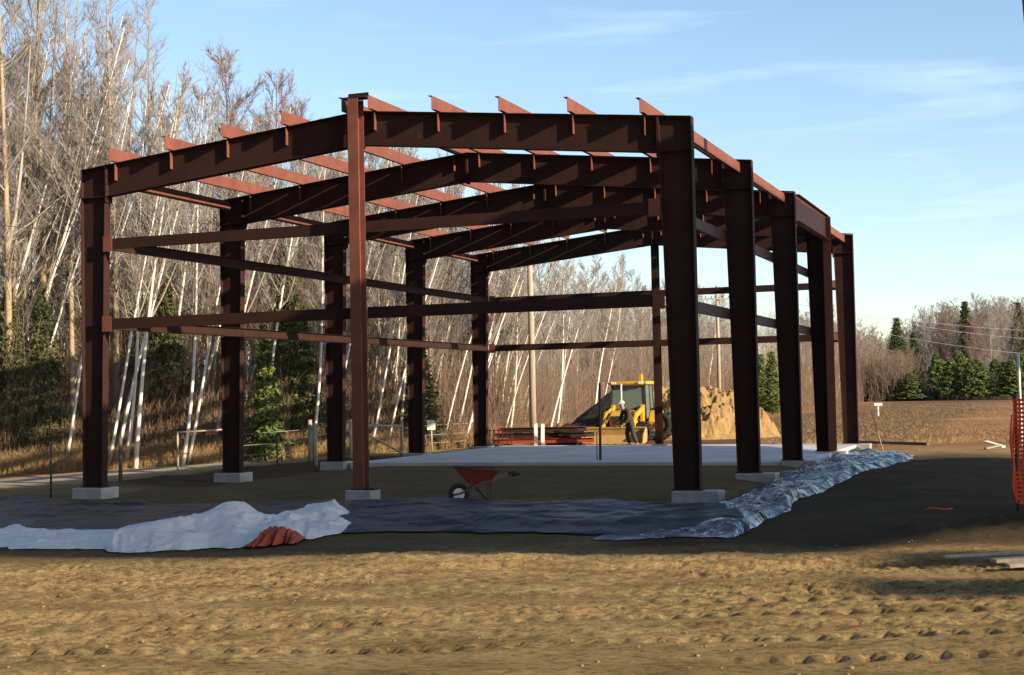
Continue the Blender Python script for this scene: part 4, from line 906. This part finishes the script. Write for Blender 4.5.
for (px, d, k, lb) in bl:
    yt = np.interp(px, [0, 150, 280, 380, 450, 500, 600, 700], [60, 110, 130, 150, 175, 235, 262, 290]); h = top_h(px, d, yt) * random.uniform(.93, 1.08)
    place('birch', birch[k], px2x(px, d), d, 1.05 if px < 200 else 1.0, random.uniform(-.25, .25), lb, 'birch', 'white birches told apart at the front of the wood', sz=h / H0)
def zone(px):
    for lim, t in ((84, 'left of the first left column'), (225, 'between the first and second left columns'), (338, 'between the second and third left columns'), (412, 'between the third and fourth left columns'), (482, 'between the fourth and fifth left columns'),
                   (530, 'between fifth left column and utility pole'), (600, 'between the utility pole and the loader'), (680, 'behind the loader and clay heap'), (745, 'between the first and second right columns'), (790, 'between the second and third right columns'), (850, 'near the last right columns')):
        if px < lim: return t
    return 'right of the last right column'
# crowd of further birches and grey trees
rg = random.Random(42)
GB_ = 'thin white birches crowded in the wood behind the frame'; GG_ = 'thin grey bare trees crowded in the wood behind the frame'
for i in range(150):
    px = rg.uniform(-70, 860) if i > 30 else rg.uniform(330, 520); d = edge_d(px) + rg.uniform(.5, 9) * (1 + (px > 520) * 1.2)
    yt = np.interp(px, [0, 150, 280, 380, 450, 500, 600, 660, 700, 860], [30, 95, 118, 150, 180, 236, 258, 285, 292, 312]) + rg.uniform(-8, 32); h = top_h(px, d, yt)
    if rg.random() < .66: place('birch', birch[rg.randrange(8)], px2x(px, d), d, max(.9, h / H0 * .95), rg.uniform(-.4, .4), 'thin white birch among many seen ' + zone(px), 'birch', GB_, sz=h / H0)
    else: place('bare_tree', greyt[rg.randrange(4)], px2x(px, d), d, max(.75, h / 12), rg.uniform(0, 6), 'thin grey bare tree among many seen ' + zone(px), 'tree', GG_, sz=h / 12)
# spruces in the wood
sp = [(8, 43.7, 5.4, 0, 1.0, 'dark green spruce at the left edge behind leaning birches'), (42, 44.1, 5.6, 2, .8, 'bushy dark green spruce left of the first left column'), (-20, 44.5, 7, 1, 1.1, 'dark spruce just outside the left edge'),
      (140, 47.5, 5.6, 1, .95, 'olive green spruce midway between the first and second left columns'), (166, 47.6, 6.2, 0, 1.0, 'dark pointed spruce just left of the white birch pair'), (286, 50.8, 7.9, 2, .85, 'tall narrow dark spruce between the second and third left columns'),
      (301, 51.2, 5.4, 0, .9, 'dark spruce close left of the third left column'), (418, 54.5, 5.5, 1, .9, 'small dark spruce behind the fourth left column'), (583, 98, 5.5, 0, 1.0, 'dark spruce far behind the steel stack')]
for (px, d, h, k, s, lb) in sp: place('spruce', spr[k], px2x(px, d), d, s, k * 1.3, lb, 'spruce', None, sz=h / 8)
place('young_pine', spry, px2x(264, 47.2), 47.2, .8, 0, 'small yellow-green young pine between the second and third left columns', 'pine', sz=.75)
place('young_pine', spry, px2x(771, 118), 118, 1.35, 0, 'fresh green pine standing at the edge of the field between two right columns', 'pine', sz=.86)
place('young_pine', spry, px2x(760, 124), 124, 1.2, 2, 'fresh green pine partly hidden by the second right column', 'pine', sz=.85)

ORD = ['first', 'second', 'third', 'fourth', 'fifth', 'sixth', 'seventh', 'eighth', 'ninth', 'tenth', 'eleventh', 'twelfth', 'thirteenth', 'fourteenth', 'fifteenth']
# distant trees right of the frame
rg = random.Random(77)
for i, (px, d, h, lb) in enumerate([(897, 215, 12.2, 'dark conifer standing alone left in the distant right-hand wood'), (913, 222, 10.2, 'lower dark conifer close right of the lone distant one'), (966, 228, 15.2, 'dark conifer top rising above the distant bare trees at the right'), (1019, 224, 14.6, 'dark conifer at the far right edge of the distant wood'), (945, 232, 12.5, 'dark conifer half hidden among distant bare trees')]):
    place('far_conifer', spr[i % 3], px2x(px, d), d, 2.6 - .3 * (i % 2), i, lb, 'conifer', 'dark conifers in the distant wood', sz=h / 8)
for i in range(15):
    px = 908 + i * 8.6 + rg.uniform(-2, 2); d = 188 + rg.uniform(-8, 8); h = (4.2 if i < 3 else 5.4) * rg.uniform(.75, 1.2)
    place('far_pine', (pin + [piny])[(i * 3) % 4], px2x(px, d), d, rg.uniform(.75, 1.1), rg.uniform(0, 6), 'round green pine, %s from the left in the low row beyond the field' % ORD[i], 'pine', 'green pines in a row at the right end of the field', sz=h / 6.5)
FT_ = 'bare trees of the distant wood at the right'
for i in range(62):
    px = rg.uniform(872, 1120) if i > 12 else rg.uniform(800, 880); d = 215 + rg.uniform(-12, 25)
    yt = np.interp(px, [800, 862, 880, 890, 900, 925, 960, 1000, 1120], [318, 322, 345, 335, 325, 303, 302, 300, 290]) + rg.uniform(-4, 22); h = top_h(px, d, yt)
    pr = (greyt + redt)[rg.randrange(6)]; place('far_bare_tree', pr, px2x(px, d), d, max(.9, h / 12), rg.uniform(0, 6), 'grey-brown bare tree of the distant wood, ' + ('behind the last right columns' if px < 860 else 'over the brown scrub' if px < 905 else 'above the left end of the pine row' if px < 965 else 'above the right end of the pine row'), 'tree', FT_, sz=h / 12)

# ---- background mass of the wood (nobody could count it)
def mass(name, n, fpos, seed, mt, rtw=.012, tw=26, hmul=1.0):
    rg = np.random.default_rng(seed); S = []
    for i in range(n):
        x, y, h = fpos(rg); lean = rg.uniform(-.03, .12) * h; h *= hmul; z0 = 0.0; k = 5; r = .05 + .03 * rg.random()
        pts = [np.array([x + lean * (t ** 1.1), y, z0 + h * t]) for t in np.linspace(0, 1, k + 1)]
        for a in range(k): S.append([*pts[a], *pts[a + 1], r * (1 - a / k) + .01, r * (1 - (a + 1) / k) + .01])
        for b in range(tw):
            t = .25 + .75 * rg.random(); p = np.array([x + lean * t ** 1.1, y, h * t]); az = rg.uniform(0, 6.283); ln = h * .16 * (1.1 - t) * rg.uniform(.6, 1.3) + .4
            d = np.array([math.cos(az), math.sin(az), rg.uniform(.7, 1.7)]); d /= np.linalg.norm(d); q = p + d * ln
            S.append([*p, *q, rtw * 1.3, rtw * .6])
            for c in range(4):
                f = rg.random(); v = p + d * ln * f; e = d + rg.normal(0, .6, 3); e /= np.linalg.norm(e); S.append([*v, *(v + e * ln * .5), rtw * .75, rtw * .4])
    V, Q = segs_mesh(S, 3); o = link(name, np_mesh(name, V, Q), M[mt]); return tag(o, kind='stuff')
def fp_left(rg):
    px = rg.uniform(-120, 880); e = edge_d(px); d = e + 6 + rg.random() ** .8 * (26 + .25 * (e - 44)); yt = np.interp(px, [0, 150, 280, 380, 450, 500, 600, 660, 700, 860], [110, 155, 170, 190, 210, 250, 268, 290, 298, 318]) + rg.uniform(0, 40)
    return px2x(px, d), d, top_h(px, d, yt)
mass('background_wood', 430, fp_left, 900, 'twig', .012)
def fp_right(rg):
    px = rg.uniform(780, 1200); d = rg.uniform(232, 285); yt = np.interp(px, [780, 862, 880, 893, 905, 925, 960, 1000, 1200], [318, 318, 338, 332, 320, 300, 298, 296, 288]) + rg.uniform(0, 30); return px2x(px, d), d, top_h(px, d, yt)
mass('distant_wood', 1050, fp_right, 901, 'far_twig', .042, tw=30)
def fs_sap(rg):
    px = rg.uniform(-90, 880); d = edge_d(px) + rg.uniform(0, 14) * (1 + (px > 520)); return px2x(px, d), d, 1 + (px > 600) * .4

# ---- undergrowth along the wood's edge and dry grass
def stems(name, n, fpos, seed, mt, hr, rad, lean=.35, branch=1):
    rg = np.random.default_rng(seed); S = []
    for i in range(n):
        x, y, sc = fpos(rg); h = rg.uniform(*hr) * sc; d = rg.normal(0, lean, 2); z = 0
        p = np.array([x, y, z]); q = np.array([x + d[0] * h * .4, y + d[1] * h * .4, z + h * .6]); r = np.array([x + d[0] * h, y + d[1] * h, z + h]); w = rad * (1 + (y > 90) * (y / 90 - 1) * .8)
        S.append([*p, *q, w, w * .8]); S.append([*q, *r, w * .8, w * .3])
        for b in range(branch):
            f = rg.random(); v = p + (q - p) * f if f < .5 else q + (r - q) * f; e = np.array([rg.normal(0, .5), rg.normal(0, .5), 1.0]); S.append([*v, *(v + e * h * .35), w * .7, w * .3])
    S = np.array(S); zz = ground_h(S[:, 0], S[:, 1]); S[:, 2] += zz; S[:, 5] += zz
    V, Q = segs_mesh(S, 3); o = link(name, np_mesh(name, V, Q), M[mt]); return tag(o, kind='stuff')
def fs_left(rg):
    px = rg.uniform(-90, 880); d = edge_d(px) + rg.uniform(-.6, 9) * (1 + (px > 520)); return px2x(px, d), d, 1 + (px > 600) * .5
stems('undergrowth', 17000, fs_left, 910, 'thicket', (1.0, 3.3), .0085, .22, 2)
stems('saplings', 6000, fs_sap, 915, 'sapling', (2.5, 6.0), .011, .10, 4)
def fg_left(rg):
    px = rg.uniform(-90, 560); d = edge_d(px) + rg.uniform(-1.6, 2.0); return px2x(px, d), d, 1
stems('dry_grass', 16000, fg_left, 911, 'drygrass', (.25, .75), .007, .4, 1)
def fs_right(rg):
    px = rg.uniform(780, 1120) if rg.random() < .55 else rg.uniform(850, 925); d = rg.uniform(185, 230); return px2x(px, d), d, (1.55 if px < 905 else .8)
stems('far_undergrowth', 12000, fs_right, 912, 'scrub', (1.2, 3.6), .02, .35, 2)
def fg_field(rg):
    d = 50 + 110 * rg.random() ** 1.6; px = rg.uniform(740, 1060); return px2x(px, d), d, 1
stems('field_grass', 12000, fg_field, 913, 'drygrass', (.03, .12), .008, .9, 1)

# render settings
scene.render.engine = 'CYCLES'
scene.cycles.max_bounces = 5; scene.cycles.diffuse_bounces = 3; scene.cycles.transparent_max_bounces = 6
